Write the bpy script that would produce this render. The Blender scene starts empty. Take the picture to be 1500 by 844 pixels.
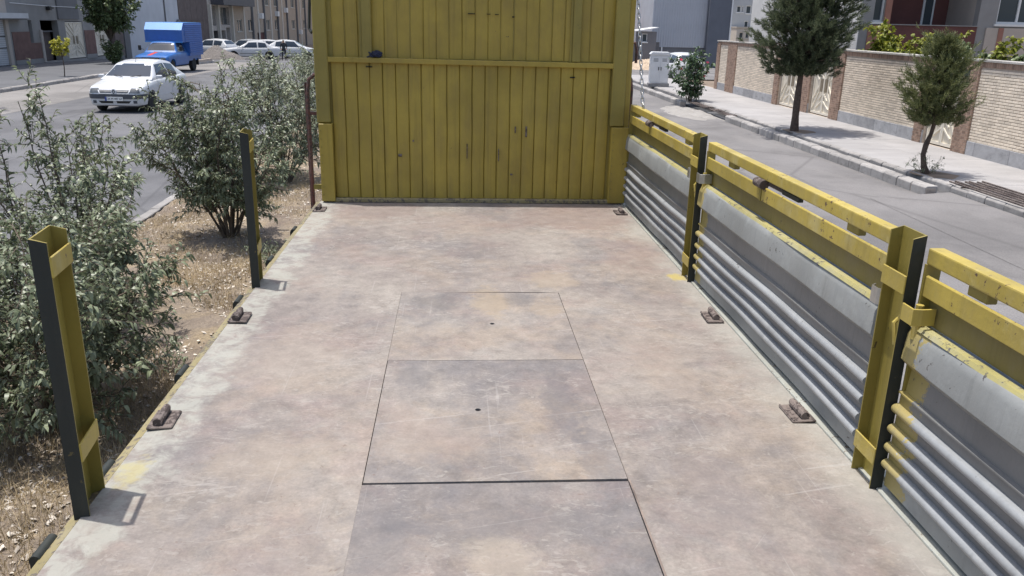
import bpy, bmesh, math, random
import numpy as np
from mathutils import Vector, Matrix
from mathutils.bvhtree import BVHTree

SC = bpy.context.scene
COL = SC.collection
# ------------------------------------------------------------------ camera
cam_d = bpy.data.cameras.new('camera'); cam = bpy.data.objects.new('camera', cam_d); COL.objects.link(cam)
def set_camera():
    # forward vanishing point at (670,31) in a 1500x844 frame, focal 1200 px, horizon slope 0.022
    F = Vector((670-750, 31-422, 1200)).normalized()
    Nn = F.cross(Vector((1, 0.022, 0))).normalized()
    if Nn.y > 0: Nn = -Nn
    X = F.cross(Nn)
    if X.x < 0: X = -X
    # rows: image right / down / forward axes in world coordinates
    right = Vector((X.x, F.x, Nn.x)); down = Vector((X.y, F.y, Nn.y)); fwd = Vector((X.z, F.z, Nn.z))
    m = Matrix((right, -down, -fwd)).transposed().to_4x4()
    m.translation = Vector((0, 0, 2.8))
    cam.matrix_world = m
set_camera()
cam_d.sensor_width = 36.0; cam_d.lens = 1200/1500*36.0
cam_d.clip_start = 0.05; cam_d.clip_end = 2000
SC.camera = cam
# ------------------------------------------------------------------ sky, sun, exposure
SUN_SHIFT = Vector((0.175, -0.062, -1.0))           # travel of sunlight for one metre of fall
tosun = (-SUN_SHIFT).normalized()
elev = math.asin(tosun.z); azim = math.atan2(tosun.x, tosun.y)
W = bpy.data.worlds.new('World'); SC.world = W; W.use_nodes = True
wn = W.node_tree.nodes; wl = W.node_tree.links
bg = wn['Background']; bg.inputs['Strength'].default_value = 0.15
sky = wn.new('ShaderNodeTexSky'); sky.sky_type = 'NISHITA'; sky.sun_disc = False
sky.sun_elevation = elev; sky.sun_rotation = azim
sky.air_density = 1.0; sky.dust_density = 3.0; sky.ozone_density = 0.8; sky.altitude = 0
wl.new(sky.outputs[0], bg.inputs['Color'])
sun_d = bpy.data.lights.new('sun', 'SUN'); sun_d.energy = 3.6; sun_d.angle = math.radians(0.53)
sun_d.color = (1.0, 0.962, 0.91)
sun = bpy.data.objects.new('sun', sun_d); COL.objects.link(sun)
sun.rotation_euler = SUN_SHIFT.to_track_quat('-Z', 'Y').to_euler(); sun.location = (-5, 5, 30)
vs = SC.view_settings; vs.view_transform = 'Standard'; vs.look = 'None'; vs.exposure = 0.40; vs.gamma = 1.0
vs.use_curve_mapping = False

R = random.Random(7)
rng = np.random.default_rng(11)

# ------------------------------------------------------------------ material helpers
class NT:
    def __init__(self, name):
        self.m = bpy.data.materials.new(name); self.m.use_nodes = True
        self.t = self.m.node_tree; self.n = self.t.nodes; self.l = self.t.links
        self.b = self.n['Principled BSDF']
        self.tc = self.n.new('ShaderNodeTexCoord')
        self.obj = self.tc.outputs['Object']
    def world(self):
        g = self.n.new('ShaderNodeNewGeometry'); return g.outputs['Position']
    def put(self, sock, v):
        if isinstance(v, bpy.types.NodeSocket): self.l.new(v, sock)
        elif isinstance(v, (tuple, list)) and len(v) == 3 and sock.type == 'RGBA': sock.default_value = (*v, 1)
        else: sock.default_value = v
    def mapv(self, vec, scale=(1, 1, 1), loc=(0, 0, 0), rot=(0, 0, 0)):
        k = self.n.new('ShaderNodeMapping'); self.l.new(vec, k.inputs[0])
        k.inputs[1].default_value = loc; k.inputs[2].default_value = rot; k.inputs[3].default_value = scale
        return k.outputs[0]
    def noise(self, vec, scale, detail=4, rough=0.55, dist=0.0):
        k = self.n.new('ShaderNodeTexNoise'); self.l.new(vec, k.inputs['Vector'])
        k.inputs['Scale'].default_value = scale; k.inputs['Detail'].default_value = detail
        k.inputs['Roughness'].default_value = rough; k.inputs['Distortion'].default_value = dist
        return k.outputs[0]
    def voro(self, vec, scale, feature='F1'):
        k = self.n.new('ShaderNodeTexVoronoi'); self.l.new(vec, k.inputs['Vector']); k.feature = feature
        k.inputs['Scale'].default_value = scale
        return k.outputs['Distance']
    def ramp(self, fac, stops):
        k = self.n.new('ShaderNodeValToRGB'); self.l.new(fac, k.inputs[0]); e = k.color_ramp.elements
        while len(e) < len(stops): e.new(0.5)
        for el, (p, c) in zip(e, stops):
            el.position = p; el.color = (c, c, c, 1) if isinstance(c, (int, float)) else (*c, 1)
        return k.outputs[0]
    def mix(self, fac, a, b, mode='MIX'):
        k = self.n.new('ShaderNodeMix'); k.data_type = 'RGBA'; k.blend_type = mode
        self.put(k.inputs[0], fac); self.put(k.inputs[6], a); self.put(k.inputs[7], b)
        return k.outputs[2]
    def math(self, op, a, b=0.0, clamp=False):
        k = self.n.new('ShaderNodeMath'); k.operation = op; k.use_clamp = clamp
        self.put(k.inputs[0], a); self.put(k.inputs[1], b); return k.outputs[0]
    def sep(self, vec):
        k = self.n.new('ShaderNodeSeparateXYZ'); self.l.new(vec, k.inputs[0]); return k.outputs
    def island(self):
        g = self.n.new('ShaderNodeNewGeometry'); return g.outputs['Random Per Island']
    def orand(self):
        g = self.n.new('ShaderNodeObjectInfo'); return g.outputs['Random']
    def bump(self, h, strength=0.3, dist=0.01):
        k = self.n.new('ShaderNodeBump'); k.inputs['Strength'].default_value = strength
        k.inputs['Distance'].default_value = dist; self.l.new(h, k.inputs['Height'])
        self.l.new(k.outputs[0], self.b.inputs['Normal'])
    def out(self, col=None, rough=None, metal=None, spec=None):
        if col is not None: self.put(self.b.inputs['Base Color'], col)
        if rough is not None: self.put(self.b.inputs['Roughness'], rough)
        if metal is not None: self.put(self.b.inputs['Metallic'], metal)
        if spec is not None: self.put(self.b.inputs['Specular IOR Level'], spec)
        return self.m

MAT = {}
def simple(name, col, rough=0.7, metal=0.0, var=0.25, scale=6.0, bump=0.0, bscale=40, spec=None, rnd=0.0):
    t = NT(name)
    n = t.noise(t.obj, scale, 6, 0.6)
    lo = tuple(c*(1-var) for c in col); hi = tuple(min(1, c*(1+var)) for c in col)
    c = t.ramp(n, [(0.3, lo), (0.7, hi)])
    if rnd:
        c = t.mix(1.0, c, t.ramp(t.orand(), [(0, 1-rnd), (1, 1.0)]), 'MULTIPLY')
    if bump: t.bump(t.noise(t.obj, bscale, 4, 0.6), bump, 0.01)
    MAT[name] = t.out(c, rough, metal, spec); return MAT[name]

def paint(name, col, chip=(0.10, 0.06, 0.04), amount=0.36, rough=0.5, dirt=(0.22, 0.19, 0.14), dirt_amt=0.35, fade=None, ends=False, runs=0.3):
    """worn enamel: faded patches, dust, small chips down to rust"""
    t = NT(name)
    off = t.mapv(t.world(), (1, 1, 1))
    big = t.noise(off, 2.2, 5, 0.6)
    lo = tuple(c*0.78 for c in col); hi = tuple(min(1, c*1.12) for c in col)
    c = t.ramp(big, [(0.32, lo), (0.68, hi)])
    if fade: c = t.mix(t.ramp(t.noise(off, 5.5, 6, 0.7), [(0.52, 0.0), (0.72, 0.75)]), c, fade)
    d = t.noise(t.mapv(t.world(), (3, 3, 0.9)), 3.0, 8, 0.7)
    c = t.mix(t.math('MULTIPLY', t.ramp(d, [(0.45, 0.0), (0.75, 1.0)]), dirt_amt), c, dirt)
    if ends:     # yellow overspray at the far end of each gate
        y = t.math('ADD', t.sep(t.world())[1], t.math('MULTIPLY', t.math('SUBTRACT', t.noise(off, 14, 7, 0.75), 0.5), 0.3))
        for y1 in (2.282, 4.555):
            k = t.math('MULTIPLY', t.math('GREATER_THAN', y, y1-0.085), t.math('LESS_THAN', y, y1+0.08))
            c = t.mix(t.math('MULTIPLY', k, 0.8), c, (0.36, 0.28, 0.07))
    ch = t.noise(off, 38, 5, 0.65, 0.3)
    reg = t.noise(off, 3.1, 3, 0.5)
    chip_m = t.ramp(t.math('ADD', t.math('MULTIPLY', ch, 0.8), t.math('MULTIPLY', reg, 0.35)), [(1-amount, 0.0), (1-amount+0.015, 1.0)])
    c = t.mix(chip_m, c, chip)
    run = t.ramp(t.noise(t.mapv(t.world(), (26, 26, 0.9)), 1.0, 6, 0.7), [(0.54, 0.0), (0.70, 1.0)])
    c = t.mix(t.math('MULTIPLY', run, runs), c, tuple(v*0.45 for v in col))
    t.bump(t.math('ADD', t.math('ADD', t.noise(off, 60, 4, 0.6), t.math('MULTIPLY', t.noise(off, 7, 3, 0.5), 2.0)), t.math('MULTIPLY', chip_m, -0.8)), 0.2, 0.005)
    MAT[name] = t.out(c, rough); return MAT[name]

STAINS = [(1.335, 4.66, .075, .10, (0.40, 0.32, 0.08), 1.2), (-1.08, 2.47, .07, .12, (0.38, 0.33, 0.13), .9),
    (0.17, 4.22, .13, .30, (0.32, 0.25, 0.165), .75), (0.55, 4.62, .20, .22, (0.32, 0.25, 0.17), .6), (0.48, 4.1, .12, .2, (0.31, 0.24, 0.16), .5),
    (-.10, 4.2, .18, .18, (0.105, 0.10, 0.103), .6), (0.34, 4.25, .10, .16, (0.10, 0.097, 0.10), .6), (0.42, 2.95, .10, .42, (0.105, 0.10, 0.108), .7), (0.50, 2.55, .10, .3, (0.11, 0.105, 0.11), .6),
    (-.18, 3.2, .09, .16, (0.11, 0.107, 0.112), .6), (-.10, 2.75, .25, .3, (0.275, 0.22, 0.175), .5), (0.1, 2.15, .38, .13, (0.115, 0.11, 0.115), .6), (0.12, 1.98, .14, .12, (0.36, 0.31, 0.24), .6), (-.22, 2.05, .16, .3, (0.12, 0.115, 0.12), .5),
    (0.9, 6.3, .7, .55, (0.185, 0.115, 0.098), .55), (-.6, 6.45, .5, .4, (0.19, 0.125, 0.108), .5), (0.1, 6.1, .5, .35, (0.235, 0.17, 0.15), .4), (1.15, 5.2, .3, .5, (0.20, 0.13, 0.115), .45),
    (-.75, 3.5, .3, .5, (0.28, 0.22, 0.17), .4), (0.95, 3.4, .22, .5, (0.28, 0.22, 0.17), .4), (-.62, 2.6, .25, .25, (0.285, 0.225, 0.165), .45), (0.85, 2.3, .25, .3, (0.19, 0.155, 0.145), .5), (-.5, 2.0, .2, .25, (0.17, 0.15, 0.15), .5)]
def deck_mat(name, seed, dark=0.0, rusty=0.0):
    t = NT(name); P = t.mapv(t.world(), (1, 1, 1), (seed*3.7, seed*1.9, 0)); W0 = t.world()
    a = t.noise(P, 1.1, 10, 0.68, 0.3)
    c = t.ramp(a, [(0.36, (0.188, 0.164, 0.149)), (0.47, (0.232, 0.204, 0.182)), (0.53, (0.253, 0.224, 0.197)), (0.66, (0.283, 0.256, 0.225))])
    # tan rust wash
    rw = t.noise(t.mapv(P, (1, 1, 1), (5, 9, 0)), 1.7, 10, 0.7, 0.3)
    c = t.mix(t.math('MULTIPLY', t.ramp(rw, [(0.49, 0.0), (0.60, 1.0)]), 0.32+rusty), c, (0.285, 0.228, 0.172))
    # cool dark worn patches
    dk = t.noise(t.mapv(P, (1.6, 1, 1), (2, 4, 0)), 1.35, 10, 0.68, 0.3)
    c = t.mix(t.math('MULTIPLY', t.ramp(dk, [(0.51-dark*0.10, 0.0), (0.62, 1.0)]), 0.42+dark*0.3), c, (0.135, 0.130, 0.136))
    # reddish primer blush
    rd = t.noise(t.mapv(P, (1, 1, 1), (11, 3, 0)), 2.3, 9, 0.68)
    c = t.mix(t.math('MULTIPLY', t.ramp(rd, [(0.51, 0.0), (0.62, 1.0)]), 0.2), c, (0.225, 0.145, 0.128))
    # mottling of trodden dirt
    mo = t.noise(P, 12, 10, 0.76, 0.3)
    c = t.mix(1.0, c, t.ramp(mo, [(0.32, 0.74), (0.48, 0.96), (0.55, 1.03), (0.70, 1.24)]), 'MULTIPLY')
    fi = t.noise(P, 85, 4, 0.7)
    c = t.mix(1.0, c, t.ramp(fi, [(0.25, 0.84), (0.75, 1.14)]), 'MULTIPLY')
    # pale flaking flecks
    fl = t.noise(t.mapv(P, (1.0, 1.7, 1), (0, 0, 0), (0, 0, 0.35)), 19, 9, 0.68, 0.9)
    fr = t.noise(P, 2.6, 3, 0.5)
    fm = t.ramp(t.math('ADD', t.math('MULTIPLY', fl, 0.75), t.math('MULTIPLY', fr, 0.35)), [(0.60, 0.0), (0.66, 1.0)])
    c = t.mix(t.math('MULTIPLY', fm, 0.36), c, (0.36, 0.335, 0.30))
    # brown specks
    sp = t.noise(P, 44, 4, 0.6, 0.8)
    c = t.mix(t.math('MULTIPLY', t.ramp(sp, [(0.66, 0.0), (0.71, 1.0)]), 0.55), c, (0.15, 0.105, 0.08))
    # scratches along and across
    for rot, sc, th, amt in ((0.12, (70, 1.2, 1), 0.70, 0.2), (1.35, (60, 1.4, 1), 0.705, 0.28), (0.7, (80, 1.8, 1), 0.73, 0.2)):
        s = t.noise(t.mapv(P, sc, (0, 0, 0), (0, 0, 0)), 1.0, 2, 0.5) if rot == 0.12 else t.noise(t.mapv(t.mapv(P, (1, 1, 1), (0, 0, 0), (0, 0, rot)), sc), 1.0, 2, 0.5)
        c = t.mix(t.math('MULTIPLY', t.ramp(s, [(th, 0.0), (th+0.03, 1.0)]), amt), c, (0.40, 0.38, 0.36))
    # remains of pale green-grey paint along both long edges
    x = t.sep(W0)[0]
    wob = t.math('MULTIPLY', t.math('SUBTRACT', t.noise(P, 3.4, 8, 0.75), 0.5), 0.42)
    e1 = t.math('ADD', x, wob)
    ml = t.ramp(t.math('ADD', t.math('MULTIPLY', e1, -1.0), 0.0), [(0.95, 0.0), (1.14, 1.0)])
    ml = t.math('MULTIPLY', ml, t.ramp(t.noise(P, 11, 6, 0.7, 0.6), [(0.40, 0.1), (0.56, 1.0)]))
    c = t.mix(t.math('MULTIPLY', ml, 0.6), c, (0.36, 0.365, 0.315))
    e2 = t.math('SUBTRACT', e1, 0.36)
    mr = t.ramp(e2, [(0.86, 0.0), (1.02, 1.0)])
    c = t.mix(t.math('MULTIPLY', mr, 0.4), c, (0.36, 0.36, 0.32))
    # individual stains, each where it lies on the deck
    bw = t.math('ADD', t.math('MULTIPLY', t.math('SUBTRACT', t.noise(P, 3.2, 10, 0.72, 0.4), 0.5), 3.6), t.math('MULTIPLY', t.math('SUBTRACT', t.noise(P, 26, 6, 0.7), 0.5), 1.6))
    xyz = t.sep(W0)
    for (cx, cy, rx, ry, col, amt) in STAINS:
        dx = t.math('DIVIDE', t.math('SUBTRACT', xyz[0], cx), rx); dy = t.math('DIVIDE', t.math('SUBTRACT', xyz[1], cy), ry)
        q = t.math('ADD', t.math('ADD', t.math('MULTIPLY', dx, dx), t.math('MULTIPLY', dy, dy)), bw)
        c = t.mix(t.math('MULTIPLY', t.ramp(q, [(0.25, 1.0), (0.85, 0.0)]), amt*0.62), c, col)
    t.bump(t.math('ADD', t.math('ADD', t.math('MULTIPLY', t.noise(P, 22, 6, 0.65), 0.5), t.math('MULTIPLY', t.noise(P, 3.0, 3, 0.5), 2.2)), t.math('MULTIPLY', fm, 0.3)), 0.25, 0.008)
    rgh = t.ramp(mo, [(0.3, 0.62), (0.7, 0.82)])
    MAT[name] = t.out(c, rgh, 0.0, 0.35); return MAT[name]

deck_mat('deck_steel', 0.0)
deck_mat('hatch_steel', 2.0, 0.75, 0.1)
deck_mat('hatch_steel_tan', 5.3, 0.65, 0.25)
deck_mat('hatch_steel_grey', 8.1, 1.0, 0.05)
YEL = (0.43, 0.33, 0.065)
paint('yellow_paint', YEL, amount=0.30, fade=(0.52, 0.45, 0.20))
paint('yellow_board', (0.36, 0.265, 0.042), chip=(0.07, 0.05, 0.02), amount=0.225, runs=0.4, dirt=(0.21, 0.15, 0.045), dirt_amt=0.5)
paint('olive_board', (0.27, 0.215, 0.045), chip=(0.07, 0.05, 0.02), amount=0.25, dirt=(0.2, 0.16, 0.04))
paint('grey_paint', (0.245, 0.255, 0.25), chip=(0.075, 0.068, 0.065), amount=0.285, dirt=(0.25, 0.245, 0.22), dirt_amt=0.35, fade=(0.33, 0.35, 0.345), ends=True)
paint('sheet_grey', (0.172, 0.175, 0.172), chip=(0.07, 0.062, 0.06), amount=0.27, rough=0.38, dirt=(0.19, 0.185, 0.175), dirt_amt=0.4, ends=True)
paint('rib_sunlit', (0.30, 0.312, 0.318), chip=(0.12, 0.115, 0.11), amount=0.27, rough=0.34, dirt=(0.26, 0.26, 0.25), dirt_amt=0.3, fade=(0.38, 0.39, 0.39), ends=True)  # gate grey lightened on the ribs, painting in the sun they catch
paint('olive_shaded', (0.185, 0.15, 0.04), chip=(0.06, 0.045, 0.02), amount=0.25)
paint('lip_paint', (0.37, 0.33, 0.13), chip=(0.12, 0.11, 0.09), amount=0.33, dirt=(0.33, 0.33, 0.29), dirt_amt=0.6, fade=(0.40, 0.36, 0.17))
paint('tan_trim', (0.27, 0.225, 0.105), chip=(0.12, 0.10, 0.075), amount=0.40, dirt=(0.30, 0.27, 0.2), dirt_amt=0.6)
paint('pale_trim', (0.36, 0.37, 0.33), chip=(0.14, 0.11, 0.08), amount=0.33, dirt=(0.3, 0.27, 0.2), dirt_amt=0.5)
paint('black_paint', (0.016, 0.021, 0.018), chip=(0.10, 0.08, 0.03), amount=0.25, dirt=(0.07, 0.065, 0.045), dirt_amt=0.3, rough=0.65)
paint('rusty_pipe', (0.13, 0.045, 0.035), chip=(0.05, 0.03, 0.025), amount=0.4)
paint('rusty_steel', (0.165, 0.135, 0.12), chip=(0.06, 0.045, 0.04), amount=0.45, rough=0.8, dirt=(0.26, 0.2, 0.16))
simple('rust_edge', (0.185, 0.145, 0.12), 0.85, 0, 0.4, 12)
simple('zinc', (0.45, 0.45, 0.43), 0.35, 0.8, 0.2, 20)
simple('dark_hole', (0.012, 0.011, 0.01), 0.9)
simple('chassis_black', (0.03, 0.03, 0.03), 0.7)
simple('rag_navy', (0.018, 0.022, 0.045), 0.9, var=0.5, scale=30, bump=0.5, bscale=120)

def asphalt(name, base, dusty, patch=0.5):
    t = NT(name); P = t.world()
    c = t.ramp(t.noise(P, 0.35, 5, 0.6, 0.4), [(0.38, tuple(b*0.78 for b in base)), (0.5, base), (0.62, tuple(b*1.14 for b in base))])
    c = t.mix(t.math('MULTIPLY', t.ramp(t.noise(P, 1.6, 8, 0.7), [(0.60, 0.0), (0.66, 1.0)]), 0.35), c, tuple(b*0.6 for b in base))
    c = t.mix(t.math('MULTIPLY', t.ramp(t.noise(t.mapv(P, (1, 0.35, 1)), 0.9, 6, 0.65, 0.5), [(0.48, 0.0), (0.72, 1.0)]), patch), c, dusty)
    c = t.mix(1.0, c, t.ramp(t.noise(P, 60, 3, 0.8), [(0.25, 0.72), (0.75, 1.28)]), 'MULTIPLY')
    c = t.mix(t.math('MULTIPLY', t.ramp(t.voro(t.mapv(P, (0.6, 0.4, 1)), 0.55, 'DISTANCE_TO_EDGE'), [(0.0, 1.0), (0.014, 0.0)]), 0.5), c, tuple(b*0.55 for b in base))
    t.bump(t.noise(P, 90, 3, 0.7), 0.35, 0.008)
    MAT[name] = t.out(c, 0.88, spec=0.25)
asphalt('asphalt_left', (0.132, 0.132, 0.138), (0.17, 0.168, 0.166), 0.5)
asphalt('asphalt_right', (0.175, 0.168, 0.165), (0.235, 0.224, 0.215), 0.6)
asphalt('concrete_layby', (0.21, 0.20, 0.19), (0.26, 0.245, 0.23), 0.6)
def slab(name, base):
    t = NT(name); P = t.world()
    c = t.ramp(t.noise(P, 0.8, 6, 0.6, 0.3), [(0.3, tuple(b*0.86 for b in base)), (0.7, tuple(b*1.1 for b in base))])
    c = t.mix(1.0, c, t.ramp(t.noise(t.mapv(P, (0.6, 2.5, 1)), 1.5, 5, 0.6), [(0.3, 0.9), (0.7, 1.06)]), 'MULTIPLY')
    c = t.mix(1.0, c, t.ramp(t.noise(P, 45, 4, 0.75), [(0.25, 0.86), (0.75, 1.12)]), 'MULTIPLY')
    st = t.ramp(t.noise(P, 1.9, 7, 0.7), [(0.60, 0.0), (0.68, 1.0)])
    c = t.mix(t.math('MULTIPLY', st, 0.3), c, tuple(b*0.62 for b in base))
    t.bump(t.noise(P, 50, 4, 0.7), 0.25, 0.006)
    MAT[name] = t.out(c, 0.85, spec=0.25)
slab('sidewalk', (0.335, 0.325, 0.32)); slab('sidewalk_dark', (0.125, 0.128, 0.135)); slab('cement_spill', (0.30, 0.285, 0.265))
def stone(name, base, rv=0.22):
    t = NT(name); P = t.world()
    c = t.ramp(t.noise(P, 5, 6, 0.65, 0.5), [(0.3, tuple(b*0.78 for b in base)), (0.7, tuple(b*1.1 for b in base))])
    c = t.mix(1.0, c, t.ramp(t.orand(), [(0, 1-rv), (1, 1.08)]), 'MULTIPLY')
    d = t.ramp(t.noise(t.mapv(P, (1, 1, 2.5)), 3.2, 6, 0.7), [(0.55, 0.0), (0.68, 1.0)])
    c = t.mix(t.math('MULTIPLY', d, 0.55), c, tuple(b*0.4 for b in base))
    t.bump(t.noise(P, 40, 5, 0.7), 0.4, 0.01)
    MAT[name] = t.out(c, 0.85, spec=0.25)
stone('kerb_stone', (0.35, 0.335, 0.32)); stone('plinth_stone', (0.42, 0.42, 0.43)); stone('coping_stone', (0.45, 0.43, 0.40))
def brick(name, base, rv=0.3):
    t = NT(name); P = t.world()
    r = t.math('FRACT', t.math('ADD', t.math('MULTIPLY', t.island(), 7.13), t.math('MULTIPLY', t.orand(), 3.77)))
    c = t.ramp(r, [(0, tuple(b*(1-rv) for b in base)), (0.6, base), (1, tuple(min(1, b*(1+rv*0.3)) for b in base))])
    c = t.mix(1.0, c, t.ramp(t.noise(P, 1.2, 6, 0.65), [(0.3, 0.86), (0.7, 1.08)]), 'MULTIPLY')
    c = t.mix(1.0, c, t.ramp(t.noise(P, 55, 4, 0.7), [(0.25, 0.88), (0.75, 1.1)]), 'MULTIPLY')
    t.bump(t.noise(P, 70, 4, 0.7), 0.3, 0.006)
    MAT[name] = t.out(c, 0.9, spec=0.2)
brick('cream_brick', (0.80, 0.70, 0.57), 0.2); brick('brown_brick', (0.36, 0.25, 0.19), 0.35)
simple('mortar', (0.43, 0.365, 0.305), 0.95, var=0.2, scale=9)
simple('soil', (0.20, 0.155, 0.115), 0.95, var=0.35, scale=2.5, bump=0.8, bscale=14)
def soil():
    t = NT('dry_soil'); P = t.world()
    c = t.ramp(t.noise(P, 1.4, 6, 0.65, 0.4), [(0.3, (0.17, 0.135, 0.11)), (0.5, (0.26, 0.215, 0.17)), (0.7, (0.36, 0.29, 0.2))])
    c = t.mix(t.math('MULTIPLY', t.ramp(t.noise(P, 2.3, 5, 0.6), [(0.5, 0.0), (0.65, 1.0)]), 0.6), c, (0.35, 0.275, 0.17))
    c = t.mix(1.0, c, t.ramp(t.noise(P, 40, 5, 0.75), [(0.25, 0.6), (0.75, 1.3)]), 'MULTIPLY')
    t.bump(t.noise(P, 25, 6, 0.7), 0.9, 0.03)
    MAT['dry_soil'] = t.out(c, 0.95, spec=0.15)
soil()
def leafm(name, c0, c1, rough=0.5, trans=0.25, spec=0.4):
    t = NT(name)
    r = t.island()
    c = t.ramp(r, [(0.0, c0), (0.75, c1), (1.0, tuple(min(1, v*1.35) for v in c1))])
    c = t.mix(1.0, c, t.ramp(t.noise(t.world(), 1.8, 3, 0.5), [(0.3, 0.75), (0.7, 1.2)]), 'MULTIPLY')
    m = t.out(c, rough, spec=spec)
    tr = t.n.new('ShaderNodeBsdfTranslucent'); t.l.new(c, tr.inputs[0])
    mx = t.n.new('ShaderNodeMixShader'); mx.inputs[0].default_value = trans
    t.l.new(t.b.outputs[0], mx.inputs[1]); t.l.new(tr.outputs[0], mx.inputs[2])
    t.l.new(mx.outputs[0], t.n['Material Output'].inputs[0])
    MAT[name] = m
leafm('dusty_leaf', (0.095, 0.122, 0.062), (0.235, 0.268, 0.165), 0.42, 0.25, 0.55)
leafm('dusty_leaf_far', (0.12, 0.145, 0.085), (0.275, 0.305, 0.21), 0.5, 0.2, 0.4)
leafm('green_leaf', (0.07, 0.105, 0.042), (0.16, 0.205, 0.095), 0.4, 0.25)
leafm('rose_leaf', (0.035, 0.075, 0.033), (0.095, 0.145, 0.072), 0.4, 0.2)
leafm('vine_leaf', (0.13, 0.17, 0.02), (0.26, 0.27, 0.04), 0.5, 0.35)
leafm('lime_leaf', (0.25, 0.27, 0.03), (0.48, 0.45, 0.06), 0.5, 0.35)
leafm('pine_needle', (0.045, 0.068, 0.034), (0.12, 0.14, 0.075), 0.5, 0.25)
leafm('pine_needle_bright', (0.065, 0.09, 0.03), (0.18, 0.19, 0.08), 0.5, 0.28)
leafm('straw', (0.25, 0.185, 0.10), (0.46, 0.37, 0.23), 0.7, 0.2, 0.2)
leafm('litter', (0.16, 0.13, 0.10), (0.55, 0.50, 0.43), 0.8, 0.0, 0.2)
leafm('petal', (0.5, 0.05, 0.10), (0.7, 0.12, 0.2), 0.5, 0.2)
simple('bark', (0.085, 0.062, 0.048), 0.95, var=0.4, scale=14, bump=0.9, bscale=30)
simple('stem', (0.10, 0.078, 0.058), 0.9, var=0.3, scale=10)

# ------------------------------------------------------------------ mesh helpers
class MB:
    def __init__(s): s.v = []; s.f = []; s.mi = []
    def add(s, vs, fs, mi=0):
        o = len(s.v); s.v += [tuple(v) for v in vs]; s.f += [tuple(i+o for i in f) for f in fs]; s.mi += [mi]*len(fs); return s
    def box(s, x0, x1, y0, y1, z0, z1, mi=0):
        if x0 > x1: x0, x1 = x1, x0
        if y0 > y1: y0, y1 = y1, y0
        if z0 > z1: z0, z1 = z1, z0
        return s.add([(x0,y0,z0),(x1,y0,z0),(x1,y1,z0),(x0,y1,z0),(x0,y0,z1),(x1,y0,z1),(x1,y1,z1),(x0,y1,z1)],
            [(0,3,2,1),(4,5,6,7),(0,1,5,4),(1,2,6,5),(2,3,7,6),(3,0,4,7)], mi)
    def prism(s, prof, axis, a, b, mi=0):
        """closed 2D profile (counter-clockwise) extruded along axis; other two axes in xyz order"""
        n = len(prof); vs = []
        for w in (a, b):
            for (p, q) in prof:
                vs.append({'x': (w, p, q), 'y': (p, w, q), 'z': (p, q, w)}[axis])
        fs = [(i, (i+1) % n, n+(i+1) % n, n+i) for i in range(n)] + [tuple(range(n-1, -1, -1)), tuple(range(n, 2*n))]
        return s.add(vs, fs, mi)
    def tube(s, pts, r, n=8, mi=0, caps=True):
        pts = [Vector(p) for p in pts]; k = len(pts)
        rs = r if isinstance(r, (list, tuple)) else [r]*k
        vs = []; up = None
        for i, p in enumerate(pts):
            d = (pts[min(i+1, k-1)]-pts[max(i-1, 0)])
            d = d.normalized() if d.length > 1e-9 else Vector((0, 0, 1))
            if up is None: up = Vector((1, 0, 0)) if abs(d.x) < 0.8 else Vector((0, 1, 0))
            a = d.cross(up)
            if a.length < 0.15: a = d.cross(Vector((0.3, 0.5, 0.81)))
            a.normalize(); b = d.cross(a).normalized(); up = a.cross(d)*1.0
            up.normalize()
            for j in range(n):
                t = 2*math.pi*j/n; vs.append(p+(a*math.cos(t)+b*math.sin(t))*rs[i])
        fs = [(i*n+j, i*n+(j+1) % n, (i+1)*n+(j+1) % n, (i+1)*n+j) for i in range(k-1) for j in range(n)]
        if caps: fs += [tuple(range(n-1, -1, -1)), tuple(range((k-1)*n, k*n))]
        return s.add(vs, fs, mi)
    def lathe(s, prof, c=(0, 0, 0), axis='z', n=20, mi=0):
        vs = []; m = len(prof)
        for (r, h) in prof:
            for j in range(n):
                t = 2*math.pi*j/n; a, b = r*math.cos(t), r*math.sin(t)
                p = {'z': (a, b, h), 'y': (a, h, b), 'x': (h, a, b)}[axis]
                vs.append((p[0]+c[0], p[1]+c[1], p[2]+c[2]))
        fs = [(i*n+j, i*n+(j+1) % n, (i+1)*n+(j+1) % n, (i+1)*n+j) for i in range(m-1) for j in range(n)]
        fs += [tuple(range(n-1, -1, -1)), tuple(range((m-1)*n, m*n))]
        return s.add(vs, fs, mi)
    def mesh(s, name, bevel=0.0, smooth=False, seg=1, clean=True, warp=0.0, wscale=1.0):
        me = bpy.data.meshes.new(name); me.from_pydata(s.v, [], s.f); me.update()
        if any(s.mi): me.polygons.foreach_set('material_index', s.mi)
        if bevel or clean:
            bm = bmesh.new(); bm.from_mesh(me)
            if clean: bmesh.ops.recalc_face_normals(bm, faces=bm.faces)
            if bevel:
                es = [e for e in bm.edges if len(e.link_faces) == 2 and e.calc_face_angle(0) > 0.6]
                bmesh.ops.bevel(bm, geom=es, offset=bevel, segments=seg, affect='EDGES', profile=0.6, clamp_overlap=True)
            bm.to_mesh(me); bm.free()
        if smooth:
            me.polygons.foreach_set('use_smooth', [True]*len(me.polygons))
            me.set_sharp_from_angle(angle=math.radians(smooth if smooth is not True else 40))
        return me

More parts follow.
